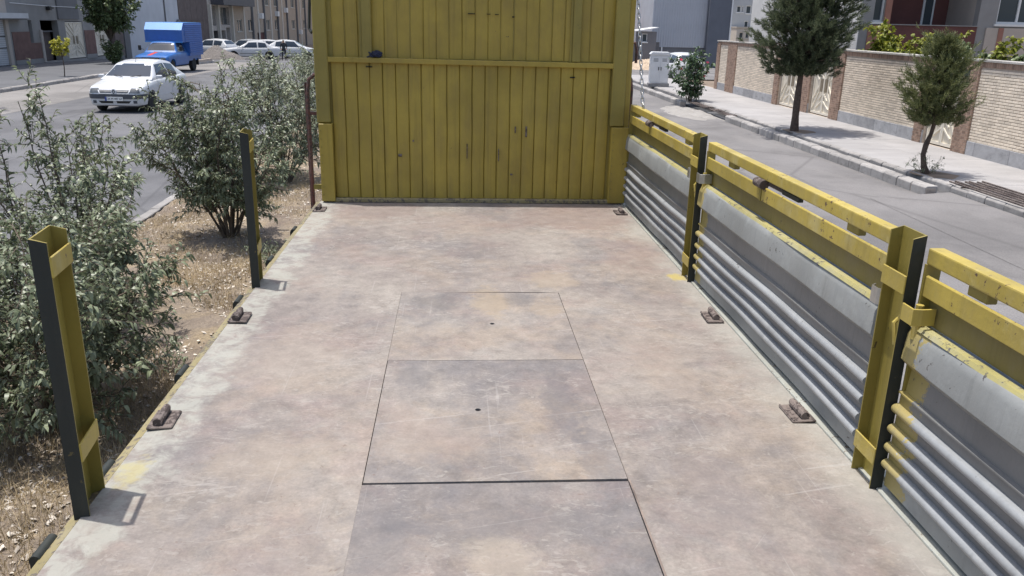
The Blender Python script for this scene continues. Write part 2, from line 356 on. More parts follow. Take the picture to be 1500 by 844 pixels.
def link(name, me, mat=None, parent=None, loc=None, rot=None):
    o = bpy.data.objects.new(name, me); COL.objects.link(o)
    if mat is not None and me is not None:
        for m in (mat if isinstance(mat, (list, tuple)) else [mat]):
            m = MAT[m] if isinstance(m, str) else m
            if len(me.materials) < (len(mat) if isinstance(mat, (list, tuple)) else 1): me.materials.append(m)
    if parent is not None: o.parent = parent
    if loc is not None: o.location = loc
    if rot is not None: o.rotation_euler = rot
    return o
def build(mb, name, mat, parent=None, loc=None, rot=None, **k):
    return link(name, mb.mesh(name, **k), mat, parent, loc, rot)
def tag(o, label=None, cat=None, group=None, kind=None):
    if label: o['label'] = label
    if cat: o['category'] = cat
    if group: o['group'] = group
    if kind: o['kind'] = kind
    return o
def empty(name, loc=(0, 0, 0), rz=0.0):
    o = bpy.data.objects.new(name, None); o.empty_display_size = 0.2; COL.objects.link(o)
    o.location = loc; o.rotation_euler = (0, 0, rz); return o
def npmesh(name, verts, faces, mat, parent=None, smooth=False):
    """verts (N,3) array, faces (M,k) array"""
    me = bpy.data.meshes.new(name); k = faces.shape[1]
    me.vertices.add(len(verts)); me.vertices.foreach_set('co', verts.astype(np.float32).ravel())
    me.loops.add(faces.size); me.loops.foreach_set('vertex_index', faces.astype(np.int32).ravel())
    me.polygons.add(len(faces)); me.polygons.foreach_set('loop_start', np.arange(0, faces.size, k, dtype=np.int32))
    me.polygons.foreach_set('loop_total', np.full(len(faces), k, dtype=np.int32))
    me.update(calc_edges=True)
    return link(name, me, mat, parent)
def gz(y):
    """the street falls away gently beyond the junction"""
    return 0.0 if y < 46 else -0.018*(min(y, 110)-46)
# ================================================================== ground, roads, pavements
def strip(name, mat, x0, x1, ys, zoff, parent=None, xs=None):
    xs = xs or [x0, x1]
    vs = [(x, y, gz(y)+zoff) for y in ys for x in xs]; n = len(xs)
    fs = [(j*n+i, j*n+i+1, (j+1)*n+i+1, (j+1)*n+i) for j in range(len(ys)-1) for i in range(n-1)]
    o = build(MB().add(vs, fs), name, mat, parent, clean=False); return o
YS = [-60, -10, 10, 30, 46, 60, 80, 110, 200, 600]
tag(strip('ground', 'soil', -600, 600, YS, -0.06), kind='structure')
tag(strip('road', 'asphalt_left', -12.9, -4.42, YS[:8], 0.0), kind='structure')
tag(strip('junction_road', 'asphalt_left', -40, -12.9, [60, 80, 110], 0.0), kind='structure')
tag(strip('layby', 'concrete_layby', -16.35, -12.9, [-20, 10, 30, 46, 60], 0.004), kind='structure')
tag(strip('side_road', 'asphalt_right', -1.5, 8.33, YS[:8], 0.004), kind='structure')
tag(strip('junction_apron', 'asphalt_right', 8.33, 40, [46, 60, 80], 0.0), kind='structure')

def displaced_sheet(name, mat, x0, x1, y0, y1, nx, ny, zf):
    X, Y = np.meshgrid(np.linspace(x0, x1, nx), np.linspace(y0, y1, ny))
    Z = zf(X, Y); v = np.stack([X.ravel(), Y.ravel(), Z.ravel()], 1)
    i = np.arange(nx*ny).reshape(ny, nx)
    f = np.stack([i[:-1, :-1].ravel(), i[:-1, 1:].ravel(), i[1:, 1:].ravel(), i[1:, :-1].ravel()], 1)
    return npmesh(name, v, f, mat)
def median_z(X, Y):
    z = 0.09+0.03*np.sin(X*2.1+Y*0.9)+0.025*np.sin(X*5.3-Y*2.7)+0.02*np.sin(Y*4.1+X*1.3)
    return z+rng.normal(0, 0.008, X.shape)-0.018*np.clip(Y-46, 0, 100)
tag(displaced_sheet('median_soil', 'dry_soil', -4.25, -1.6, 0.0, 70, 40, 900, median_z), kind='structure')
def median_h(x, y):
    return 0.09+0.03*math.sin(x*2.1+y*0.9)+0.025*math.sin(x*5.3-y*2.7)+0.02*math.sin(y*4.1+x*1.3)-0.018*max(0, y-46)

# --- kerbs: every stone its own piece
def stone_mesh(w, l, h, ch=0.025, seed=0):
    r = random.Random(seed)
    prof = [(0, -0.2), (w, -0.2), (w, h), (ch*1.4, h), (0, h-ch*1.4)]
    m = MB().prism(prof, 'y', 0.006, l-0.006)
    m.v = [(x+r.uniform(-.006, .006), y+r.uniform(-.004, .004), z+r.uniform(-.008, .008)) for x, y, z in m.v]
    return m.mesh('kerb_stone', bevel=0.008)
def kerb(name, x, y0, y1, l, w, h, z0=0.0, flip=False):
    root = build(MB().box(x+0.02, x+w-0.02, y0, y1, -0.25, z0+h-0.05), name, 'mortar'); tag(root, kind='structure')
    meshes = [stone_mesh(w, l, h, 0.025, s) for s in range(4)]
    for me in meshes: me.materials.append(MAT['kerb_stone'])
    y = y0; i = 0
    while y < y1-0.05:
        o = link('kerb_stone', meshes[R.randrange(4)], None, root)
        o.location = (x+(w if flip else 0)+R.uniform(-.008, .008), y+(l if flip else 0), z0+gz(y)+R.uniform(-.008, .008))
        o.rotation_euler = (R.uniform(-.008, .008), R.uniform(-.012, .012), (math.pi if flip else 0)+R.uniform(-.008, .008))
        y += l; i += 1
    return root
kerb('kerb', 8.30, 13.9, 25.4, 0.5, 0.22, 0.19)
kerb('kerb', 8.14, 30.2, 45.7, 0.5, 0.22, 0.19)
kerb('kerb', 8.76, 8.4, 45.4, 0.5, 0.12, 0.205)
kerb('median_kerb', -4.44, 0.5, 46, 0.6, 0.16, 0.14, flip=False)
kerb('left_kerb', -16.5, 20, 58, 0.6, 0.16, 0.15, flip=True)
# gutter channel between the two kerbs
g = MB(); g.box(8.50, 8.78, 5, 46, -0.3, 0.02); tag(build(g, 'gutter', 'sidewalk_dark'), kind='structure')
# pavement on the right, poured in bays with open joints
pv = build(MB().box(8.86, 11.6, 2, 45.9, -0.3, 0.165), 'pavement', 'mortar'); tag(pv, kind='structure')
yb = 2.0
while yb < 45.5:
    for (xa, xb) in ((8.885, 10.12), (10.13, 11.38)):
        m = MB().box(xa, xb, yb+0.006, min(yb+3.0, 45.9)-0.006, 0.10, 0.198+R.uniform(-.003, .003))
        build(m, 'paving_bay', 'sidewalk', pv, bevel=0.006)
    yb += 3.0
# drive slab across the gutter at the near right
dv = MB().add([(6.9, 6, 0.008), (8.74, 6, 0.09), (8.74, 13.85, 0.09), (7.2, 13.7, 0.008)], [(0, 1, 2, 3)])
tag(build(dv, 'drive_slab', 'asphalt_right', clean=False), kind='structure')
# pavement on the left
tag(strip('left_pavement', 'sidewalk_dark', -23.2, -16.5, [10, 46, 60], 0.15), kind='structure')
# grates: bars lying along the gutter
def grate(label, x0, x1, y0, y1, z, n, bend=0.0):
    root = empty('drain_grate', ((x0+x1)/2, (y0+y1)/2, z)); tag(root, label, 'grate', 'gutter grates')
    for i in range(n):
        x = (i/(n-1)-0.5)*(x1-x0); L = (y1-y0)/2
        pts = [(x+R.uniform(-.01, .01), -L+R.uniform(-.05, .05), 0), (x, 0, bend*math.sin(i)), (x+R.uniform(-.01, .01), L+R.uniform(-.05, .05), R.uniform(0, .01))]
        build(MB().tube(pts, 0.017, 6), 'bar', 'rusty_steel', root)
    for yy in (-0.8, 0.8):
        build(MB().box(-(x1-x0)/2-.02, (x1-x0)/2+.02, yy*(y1-y0)/2-.02, yy*(y1-y0)/2+.02, -0.035, -0.018), 'cross_bar', 'rusty_steel', root)
grate('rusty grate of parallel bars over the gutter at right beside the drive', 8.80, 9.42, 10.2, 14.0, 0.245, 6)
grate('broken dark gutter grate beside the rose bush', 8.42, 8.74, 28.0, 30.1, 0.17, 6, 0.03)
grate('bent gutter grate lying just in front of the grate at the rose bush', 8.46, 8.76, 25.6, 27.6, 0.16, 6, 0.05)
# spilled cement and rubble where the kerb is missing
def spill_z(X, Y):
    e = np.clip(1-((X-7.75)/0.75)**2-((Y-27.8)/2.4)**2, 0, 1)
    return -0.02+0.14*e**0.6*(0.55+0.3*np.sin(X*9+Y*3)+0.25*np.sin(Y*7.3-X*4))+rng.normal(0, 0.008, X.shape)*e
o = displaced_sheet('cement_heap', 'cement_spill', 6.95, 8.55, 25.3, 30.3, 40, 90, spill_z)
tag(o, 'pale heap of spilled cement on the road by the broken kerb', 'rubble')
# dry grass, litter
def blades(name, pts, hmin, hmax, wid, mat, lean=0.5):
    n = len(pts); a = rng.uniform(0, 2*np.pi, n); h = rng.uniform(hmin, hmax, n); ln = rng.uniform(0.1, lean, n)*h
    d = np.stack([np.cos(a), np.sin(a), np.zeros(n)], 1); b = rng.uniform(0, 2*np.pi, n)
    s = np.stack([np.cos(b), np.sin(b), np.zeros(n)], 1)*wid*rng.uniform(.6, 1.3, (n, 1))
    p0 = pts-s; p1 = pts+s; m0 = pts+d*ln[:, None]*0.35-s*0.6; m1 = pts+d*ln[:, None]*0.35+s*0.6
    m0[:, 2] += h*0.6; m1[:, 2] += h*0.6
    t = pts+d*ln[:, None]; t[:, 2] += h
    v = np.stack([p0, p1, m1, m0, t], 1).reshape(-1, 3); i = np.arange(n)[:, None]*5
    f = np.concatenate([i+np.array([[0, 1, 2]]), i+np.array([[0, 2, 3]]), i+np.array([[3, 2, 4]])])
    return npmesh(name, v, f, mat)
def median_pts(n, y0, y1, thr=0.0, x0=-4.2, x1=-1.65):
    x = rng.uniform(x0, x1, n*3); y = rng.uniform(y0, y1, n*3)
    k = np.sin(x*2.3+1.1)*np.sin(y*1.5+0.4)+0.6*np.sin(x*5.1+y*3.3)+0.4*np.sin(y*6.1-x*2)+rng.normal(0, .3, n*3)
    sel = np.where(k > thr)[0][:n]; x = x[sel]; y = y[sel]
    z = np.array([median_h(a, b) for a, b in zip(x, y)])
    return np.stack([x, y, z-0.005], 1)
tag(blades('dry_grass', np.concatenate([median_pts(26000, 2.5, 9, -0.1), median_pts(16000, 9, 18, -0.1), median_pts(12000, 18, 40, 0.0)]), 0.025, 0.12, 0.0022, 'straw', 1.6),
    'short dry straw grass over the median soil', 'grass', kind='stuff')
def flakes(name, pts, smin, smax, mat):
    n = len(pts); a = rng.uniform(0, 2*np.pi, n); s = rng.uniform(smin, smax, n)**1.0
    u = np.stack([np.cos(a), np.sin(a), rng.uniform(-.5, .5, n)], 1)*s[:, None]
    w = np.stack([-np.sin(a), np.cos(a), rng.uniform(-.5, .5, n)], 1)*(s*rng.uniform(.3, .8, n))[:, None]
    c = pts.copy(); c[:, 2] += s*0.4+0.006
    top = c.copy(); top[:, 2] += s*rng.uniform(0.1, 0.5, n)
    v = np.stack([c-u, c-w*.8, c+u*.9, c+w, top], 1).reshape(-1, 3); i = np.arange(n)[:, None]*5
    f = np.concatenate([i+np.array([[0, 1, 4]]), i+np.array([[1, 2, 4]]), i+np.array([[2, 3, 4]]), i+np.array([[3, 0, 4]])])
    return npmesh(name, v, f, mat)
tag(flakes('leaf_litter', np.concatenate([median_pts(6500, 2.0, 9, -0.6), median_pts(4500, 9, 20, -0.6)]), 0.006, 0.028, 'litter'),
    'pale stones and dead leaves littering the median soil', 'litter', kind='stuff')
# ================================================================== the truck
TR = empty('flatbed_truck', (0, 0, 0))
tag(TR, 'yellow flatbed truck with worn steel deck, tall headboard and grey drop sides', 'truck')
DZ = 1.35; XL, XR, YF = -1.135, 1.385, 6.80
HX0, HX1 = -0.312, 0.572
rows = [4.375, 3.400, 2.376, 1.352, 0.33]
# --- deck: one steel sheet with a rectangular well for the loose hatch plates
m = MB()
def quadz(x0, x1, y0, y1, z): m.add([(x0, y0, z), (x1, y0, z), (x1, y1, z), (x0, y1, z)], [(0, 1, 2, 3)])
def grid_sheet(x0, x1, y0, y1, nx, ny):
    vs = []; fs = []
    for j in range(ny+1):
        for i in range(nx+1):
            x = x0+(x1-x0)*i/nx; y = y0+(y1-y0)*j/ny
            vs.append((x, y, DZ+0.004*math.sin(x*2.6+1)*math.sin(y*1.9)*(0 if i in (0, nx) else 1)))
    for j in range(ny):
        for i in range(nx):
            a = j*(nx+1)+i; fs.append((a, a+1, a+nx+2, a+nx+1))
    m.add(vs, fs)
grid_sheet(XL, HX0, 0.0, YF, 8, 60); grid_sheet(HX1, XR, 0.0, YF, 8, 60); grid_sheet(HX0, HX1, rows[0], YF, 8, 24)
# walls of the well
for (a, b) in (((HX0, 0.0), (HX0, rows[0])), ((HX0, rows[0]), (HX1, rows[0])), ((HX1, rows[0]), (HX1, 0.0))):
    m.add([(a[0], a[1], DZ), (b[0], b[1], DZ), (b[0], b[1], DZ-.05), (a[0], a[1], DZ-.05)], [(0, 1, 2, 3)])
deck = build(m, 'deck', 'deck_steel', TR, smooth=30, clean=False)
build(MB().box(XL+.01, XR-.01, 0.0, YF, DZ-0.16, DZ-0.052), 'subframe', 'chassis_black', TR)
# --- hatch plates, each a hair proud or twisted, with its lifting hole
def plate(x0, x1, y0, y1, hole, dz, mat):
    mb = MB(); n = 16; hx, hy = hole; r = 0.012; T = 0.006
    tw = [R.uniform(-.002, .003) for _ in range(4)]
    cor = [(x0, y0), (x1, y0), (x1, y1), (x0, y1)]
    ring = [(hx+r*math.cos(2*math.pi*(i+.5)/n-math.pi*0.75), hy+r*math.sin(2*math.pi*(i+.5)/n-math.pi*0.75)) for i in range(n)]
    vs = [(c[0], c[1], DZ+dz+t) for c, t in zip(cor, tw)]+[(c[0], c[1], DZ+dz+t-.02) for c, t in zip(cor, tw)]
    zc = DZ+dz+sum(tw)/4
    vs += [(p[0], p[1], zc) for p in ring]+[(p[0], p[1], zc-.02) for p in ring]
    fs = []
    for i in range(n):
        k = (i*4)//n; a = 8+i; b = 8+(i+1) % n
        fs.append((k, b, a))
        if ((i+1)*4)//n != k: fs.append((k, (k+1) % 4, b))
        fs.append((a, b, 8+n+(i+1) % n, 8+n+i))
    for k in range(4): fs.append((k, k+4, (k+1) % 4+4, (k+1) % 4))
    return build(mb.add(vs, fs), 'hatch_plate', mat, deck)
gp = 0.002
plate(HX0+gp, HX1-gp-.0015, rows[1]+gp+.001, rows[0]-gp, (0.176, 3.87), 0.001, 'hatch_steel')
plate(HX0+gp+.002, HX1-gp-.002, rows[2]+gp+.001, rows[1]-gp-.001, (0.081, 2.904), 0.004, 'hatch_steel_tan')
plate(HX0+.0005, HX1-gp-.001, rows[3]+gp, rows[2]-gp-.001, (0.11, 1.86), 0.002, 'hatch_steel_grey')
plate(HX0+gp, HX1-gp, rows[4]+gp, rows[3]-gp, (0.13, 0.84), 0.001, 'hatch_steel')
# warped edge strip standing up along the right side of the nearest plate
build(MB().add([(HX1-.004, 0.33, DZ+.012), (HX1+.006, 0.33, DZ+.013), (HX1+.003, 2.37, DZ+.010), (HX1-.002, 2.37, DZ+.009)], [(0, 1, 2, 3)]), 'edge_strip', 'rust_edge', deck, clean=False)
# --- trims along the long edges
build(MB().prism([(XL-.045, DZ-.12), (XL-.002, DZ-.12), (XL-.002, DZ-.004), (XL-.045, DZ-.018)], 'y', 0.0, YF+.05), 'edge_rail', 'tan_trim', TR, bevel=0.004)
build(MB().prism([(XR+.001, DZ-.12), (XR+.085, DZ-.12), (XR+.085, DZ+.012), (XR+.055, DZ+.016), (XR+.05, DZ+.006), (XR+.006, DZ+.004), (XR+.001, DZ-.012)], 'y', 0.0, YF+.05), 'edge_rail', 'pale_trim', TR, bevel=0.002)
# drop-side hinges under the left edge
hy = [2.09, 2.52, 3.34, 4.30, 5.1, 5.9]
for y in hy:
    h = MB().tube([(XL-.052, y-.055, DZ-.022), (XL-.052, y+.055, DZ-.022)], 0.017, 10)
    h.box(XL-.075, XL-.045, y-.04, y+.04, DZ-.10, DZ-.028)
    build(h, 'hinge', 'black_paint', TR, smooth=40)
# --- tie-down lugs: a plate bent out of true with a rolled lug welded on
def tie(x, y, rz):
    p = MB().box(-.046, .046, -.075, .075, 0.0, 0.008)
    p.v = [(a+R.uniform(-.004, .004), b+R.uniform(-.006, .006), c+(R.uniform(0, .004) if c > 0 else 0)) for a, b, c in p.v]
    t = build(p, 'tie_down', 'rusty_steel', TR, (x, y, DZ+.003), (0, 0, rz), bevel=0.003)
    l = MB().tube([(0, -.062, .022), (0, .05, .024), (0, .066, .028)], [.017, .017, .013], 10)
    l.box(-.012, .012, -.06, .058, .006, .024)
    build(l, 'lug', 'rusty_steel', t, (-.008 if x < 0 else .006, 0, 0), smooth=35)
    build(MB().box(-.044, -.038, -.07, .07, .007, .012), 'lip', 'rusty_steel', t)
for (x, y, rz) in ((-1.092, 2.84, 0.04), (-1.092, 3.955, 0.03), (-1.088, 6.46, 0), (1.335, 2.84, 0.03), (1.328, 3.95, -.03), (1.312, 6.41, 0.02)): tie(x, y, rz)
# --- stake posts: channels open to the deck, bridged by two straps
def stake(x, y, s, zb=1.24, zt=2.205, straps=(2.135, 1.565), w=0.155, dep=0.078):
    """s=+1: open side faces +x (left side of the truck)"""
    t = 0.005
    prof = [(0, 0), (dep, 0), (dep, t), (t, t), (t, w-t), (dep, w-t), (dep, w), (0, w)]
    if s < 0: prof = [(-a, b) for a, b in prof][::-1]
    mb = MB(); n = len(prof)
    vs = [(p, q, zb) for p, q in prof]
    for p, q in prof: vs.append((p, q, zt+(0.012 if abs(p) < 0.01 else 0)))
    fs = [(i, (i+1) % n, n+(i+1) % n, n+i) for i in range(n)]+[tuple(range(n-1, -1, -1)), tuple(range(n, 2*n))]
    mi = [0]*len(fs)
    mb.v = vs; mb.f = fs; mb.mi = mi
    me = mb.mesh('stake_post')
    for p in me.polygons:                       # outer near face is painted black
        c = p.center
        p.material_index = 1 if (p.normal.y < -0.9 and c.y < 0.003) else 0
    o = link('stake_post', me, ['olive_board', 'black_paint'], TR, (x, y, 0))
    for z in straps:
        a, b = (dep, dep+.006) if s > 0 else (-dep-.006, -dep)
        build(MB().box(a, b, -.002, w+.002, z-.03, z+.03), 'strap', 'yellow_paint', o, bevel=0.002)
    return o
for sy in (2.215, 4.47): stake(-1.154, sy, 1, w=.165, dep=.045).rotation_euler.z = .12
stake(1.409, 2.302, -1, straps=(2.06, 1.47), dep=.042, w=.135); stake(1.409, 4.577, -1, straps=(2.06, 1.47), dep=.042, w=.135)
# --- headboard
HB = build(MB().box(-1.115, 1.372, YF+.012, YF+.06, 1.30, 3.35), 'headboard', 'olive_board', TR)
nb = 22; x0, x1 = -1.005, 1.245; bw = (x1-x0)/nb
def board_mesh(w, h, k):
    g = 0.001; pr = 0.0065
    prof = [(g/2, 0.008), (g/2+.001, 0.001), (g/2+.005, -pr+.002), (g/2+.014, -pr), (w*0.5, -pr-.0015), (w-g/2-.014, -pr), (w-g/2-.005, -pr+.002), (w-g/2-.001, 0.001), (w-g/2, 0.008)]
    mb = MB(); n = len(prof); zs = [0, h*.25, h*.5, h*.75, h]; rr = random.Random(k); vs = []
    for z in zs:
        d = rr.uniform(-.003, .003); e = rr.uniform(-.003, .003)
        for (p, q) in prof: vs.append((p+(d if 1 < 2 and 0 < z < h else 0), q+e, z))
    fs = [(j*n+i, j*n+i+1, (j+1)*n+i+1, (j+1)*n+i) for j in range(len(zs)-1) for i in range(n-1)]
    me = mb.add(vs, fs).mesh('board', smooth=28); me.materials.append(MAT['yellow_board']); return me
lo = [board_mesh(bw, 1.10, k) for k in range(4)]; up = [board_mesh(bw, 0.84, k+9) for k in range(4)]
for i in range(nb):
    link('board', lo[R.randrange(4)], None, HB, (x0+i*bw, YF+.004+R.uniform(-.002, .002), 1.385))
    link('board', up[R.randrange(4)], None, HB, (x0+i*bw+.02, YF+.012+R.uniform(-.002, .002), 2.51))
r_ = MB().box(x0-.015, x1+.012, YF-.04, YF+.03, 2.472, 2.512)
r_.v = [(a, b, c-0.012*(a-x0)/(x1-x0)) for a, b, c in r_.v]
build(r_, 'cross_rail', 'yellow_board', HB, bevel=0.004)
for (xa, xb) in ((-0.75, -0.672), (0.918, 0.985)):
    build(MB().box(xa, xb, YF-.03, YF+.03, 2.505, 3.34), 'stile', 'olive_board', HB, bevel=0.005)
    build(MB().box(xa-.018, xa-.002, YF-.012, YF+.03, 2.505, 3.34), 'stile_lip', 'olive_board', HB)
for (xa, xb) in ((-1.125, x0-.012), (x1+.008, 1.365)):
    s_ = 1 if xa < 0 else -1
    build(MB().box(xa, xb, YF-.045, YF+.05, 2.0, 3.38), 'corner_post', 'olive_board', HB, bevel=0.007)
    build(MB().box(xa+.012, xb+(.012 if s_ > 0 else .045), YF-.062, YF+.04, 1.362, 1.994), 'corner_bracket', 'yellow_board', HB, bevel=0.004)
    for k in range(9):
        build(MB().tube([(xa+.03, YF-.070, 1.42+k*.065), (xa+.03, YF-.060, 1.42+k*.065)], .005, 6), 'rivet', 'olive_board', HB)
build(MB().box(1.366, 1.412, YF-.02, YF+.04, 1.98, 3.38), 'side_angle', 'yellow_board', HB, bevel=0.004)
build(MB().box(x0-.1, x1+.11, YF-.045, YF+.03, 1.352, 1.384), 'sill_rail', 'tan_trim', HB, bevel=0.004)
build(MB().box(-1.13, 1.385, YF-.06, YF+.08, 3.35, 3.41), 'top_rail', 'yellow_board', HB, bevel=0.006)
# scars in the paint: punched slots and welded-over holes
for (x, z, w, h) in ((0.11, 2.857, .055, .007), (0.245, 2.857, .03, .006), (0.31, 2.855, .03, .006), (0.44, 2.84, .018, .01), (0.93, 2.385, .04, .01), (-.70, 2.44, .05, .008)):
    build(MB().box(x-w/2, x+w/2, YF-.014, YF-.004, z-h/2, z+h/2), 'slot', 'dark_hole', HB)
for (x, z, w, h) in ((0.565, 1.945, .012, .085), (0.475, 1.96, .008, .05), (-.47, 1.74, .03, .02), (0.45, 1.59, .02, .012), (0.08, 1.78, .006, .12), (0.34, 1.75, .006, .1), (-.36, 1.86, .012, .012)):
    build(MB().box(x-w/2, x+w/2, YF-.016, YF-.002, z-h/2, z+h/2), 'weld_scar', 'rusty_steel', HB)
# grab rails bolted outside the headboard
build(MB().tube([(-1.205, 6.86, 1.18), (-1.205, 6.86, 2.22), (-1.19, 6.86, 2.33), (-1.14, 6.86, 2.37)], .015, 8), 'grab_rail', 'rusty_pipe', TR, smooth=40)
build(MB().tube([(-1.235, 6.95, 1.25), (-1.235, 6.95, 2.30)], .010, 8), 'grab_rail', 'rusty_pipe', TR, smooth=40)
build(MB().box(-1.205, -1.125, 6.85, 6.87, 1.44, 1.48), 'rail_bracket', 'olive_board', TR)
build(MB().box(-1.205, -1.125, 6.85, 6.87, 2.05, 2.075), 'rail_bracket', 'rusty_pipe', TR)
build(MB().tube([(1.44, 6.9, 1.9), (1.44, 6.9, 2.28), (1.43, 6.9, 2.37), (1.395, 6.9, 2.42)], .017, 8), 'grab_rail', 'rusty_pipe', TR, smooth=40)
build(MB().tube([(1.40, 6.95, 2.65), (1.46, 6.95, 2.66), (1.475, 6.95, 2.60), (1.475, 6.95, 2.5)], .012, 8), 'grab_rail', 'rusty_pipe', TR, smooth=40)
build(MB().tube([(-1.15, 6.88, 3.0), (-1.17, 6.88, 2.72), (-1.15, 6.86, 2.69), (-1.13, 6.86, 2.71)], .012, 8), 'hook', 'black_paint', TR, smooth=40)
# --- drop-side gates on the right
def gate_profile():
    # (inward offset from the gate plane, z): pressed sheet, front skin listed from the bottom up
    P = [(0.0, 1.372), (0.0, 1.425)]
    for zc in (1.452, 1.514, 1.580, 1.652):
        for k in range(9):
            a = -math.pi/2+math.pi*k/8; P.append((0.023*max(0.0, math.cos(a))**0.85, zc+0.0170*math.sin(a)))
    P += [(0.0, 1.690), (0.0, 1.702), (0.009, 1.706), (0.009, 1.711), (-.006, 1.716), (-.010, 1.79), (0.014, 1.812), (0.026, 1.824), (0.020, 1.905), (0.010, 1.930), (-.002, 1.938)]
    return P
GP = gate_profile(); XG = 1.412
def gate(y0, y1, bumps, spacers, near_cut=False):
    L = y1-y0
    prof = [(XG-d, z) for d, z in GP]
    back = [(XG+.045, 1.938), (XG+.045, 1.372)]
    mb = MB(); ys = np.linspace(y0, y1, 25); n = len(prof); vs = []
    rr = random.Random(int(y0*100)); ph = rr.uniform(0, 6)
    for y in ys:
        for (x, z) in prof: vs.append((x+0.005*math.sin(y*2.2+ph+z*3)+0.0022*math.sin(y*7.1+z*11+ph), y, z))
        for (x, z) in back: vs.append((x, y, z))
    N = n+2
    fs = [(j*N+i, j*N+(i+1) % N, (j+1)*N+(i+1) % N, (j+1)*N+i) for j in range(24) for i in range(N)]
    fs += [tuple(range(N-1, -1, -1)), tuple(range(24*N, 25*N))]
    mb.add(vs, fs)
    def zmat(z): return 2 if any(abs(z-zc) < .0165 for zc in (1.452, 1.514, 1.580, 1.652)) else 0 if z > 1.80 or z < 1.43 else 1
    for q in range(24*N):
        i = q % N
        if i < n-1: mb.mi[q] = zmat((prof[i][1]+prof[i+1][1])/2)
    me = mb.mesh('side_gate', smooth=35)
    g = link('side_gate', me, ['grey_paint', 'sheet_grey', 'rib_sunlit'], TR)
    # chipped yellow lip along the top of the grey pressing
    build(MB().prism([(XG-.012, 1.930), (XG+.018, 1.937), (XG+.018, 1.943), (XG-.004, 1.942)], 'y', y0, y1), 'lip', 'lip_paint', g)
    # upper panel, set back; its shade is painted in as darker olive
    build(MB().box(XG+.028, XG+.042, y0+.01, y1-.01, 1.946, 2.055), 'upper_panel', 'olive_shaded', g)
    # lower board rail, cut at each latch
    cuts = [y0]+[v for b in bumps for v in (b-.012, b+.012)]+[y1]
    for a, b in zip(cuts[::2], cuts[1::2]):
        build(MB().prism([(XG+.002, 2.032), (XG+.012, 2.032), (XG+.012, 2.100), (XG+.002, 2.098)], 'y', a+.004, b-.004), 'lower_rail', 'yellow_paint', g, bevel=0.003)
    build(MB().box(XG+.002, XG+.050, y0, y1, 2.132, 2.182), 'top_rail', 'yellow_paint', g, bevel=0.005, seg=2)
    for s in spacers:
        build(MB().prism([(XG+.014, 2.100), (XG+.046, 2.100), (XG+.046, 2.136), (XG+.014, 2.136)], 'y', s-.045, s+.045), 'spacer', 'olive_board', g, bevel=0.003)
    for b in bumps:
        build(MB().tube([(XG-.004, b-.055, 2.112), (XG-.004, b+.045, 2.112)], .022, 12), 'latch_bush', 'rusty_steel', g, smooth=40)
        build(MB().box(XG+.0, XG+.02, b-.010, b+.010, 2.03, 2.105), 'latch_web', 'olive_board', g)
        build(MB().tube([(XG+.02, b, 2.118), (XG+.034, b-.36, 2.113)], .011, 8), 'latch_rod', 'rusty_steel', g, smooth=40)
        build(MB().box(XG+.016, XG+.038, b-.40, b-.22, 2.104, 2.122), 'latch_plate', 'black_paint', g)
    for e, s in ((y0, 1), (y1, -1)):
        build(MB().box(XG-.002, XG+.046, e-s*.0+(-.001), e+s*.012, 1.37, 2.132), 'end_cap', 'olive_board', g)
    return g
gate(4.79, 6.755, [6.02], [6.58, 5.05]); gate(2.50, 4.568, [3.70], [4.18, 2.80]); gate(0.25, 2.294, [1.2], [2.05, 0.5])
# latch straps wrapping the stake posts
def clip(x, y, z, l):
    pts = [(x-.012, y, z), (x-.022, y+.01, z), (x-.022, y+.045, z), (x-.004, y+.06, z)]
    mb = MB(); n = len(pts); vs = []
    for p in pts: vs += [(p[0], p[1], p[2]-l/2), (p[0], p[1], p[2]+l/2)]
    fs = [(2*i, 2*i+2, 2*i+3, 2*i+1) for i in range(n-1)]
    return mb.add(vs, fs)
for y in (2.30, 4.575):
    c = build(clip(1.39, y+.145, 1.975, .055), 'gate_clip', 'zinc', TR, clean=False)
    sm = c.modifiers.new('s', 'SOLIDIFY'); sm.thickness = .004
    c2 = MB().prism([(1.362, y-.07), (1.39, y-.075), (1.435, y-.07), (1.435, y-.064), (1.39, y-.068), (1.368, y-.064), (1.368, y-.006), (1.362, y-.006)], 'z', 1.955, 2.008)
    build(c2, 'gate_clip', 'yellow_paint' if y < 3 else 'zinc', TR, bevel=0.001)
    build(MB().tube([(1.402, y-.035, 2.01), (1.402, y-.035, 1.90)], .012, 8), 'hinge_pin', 'yellow_paint', TR, smooth=40)
    build(MB().tube([(1.376, y+.02, 1.86), (1.366, y+.028, 1.93), (1.392, y+.034, 1.955), (1.41, y+.034, 1.94)], .007, 8), 'latch_hook', 'yellow_paint', TR, smooth=40)
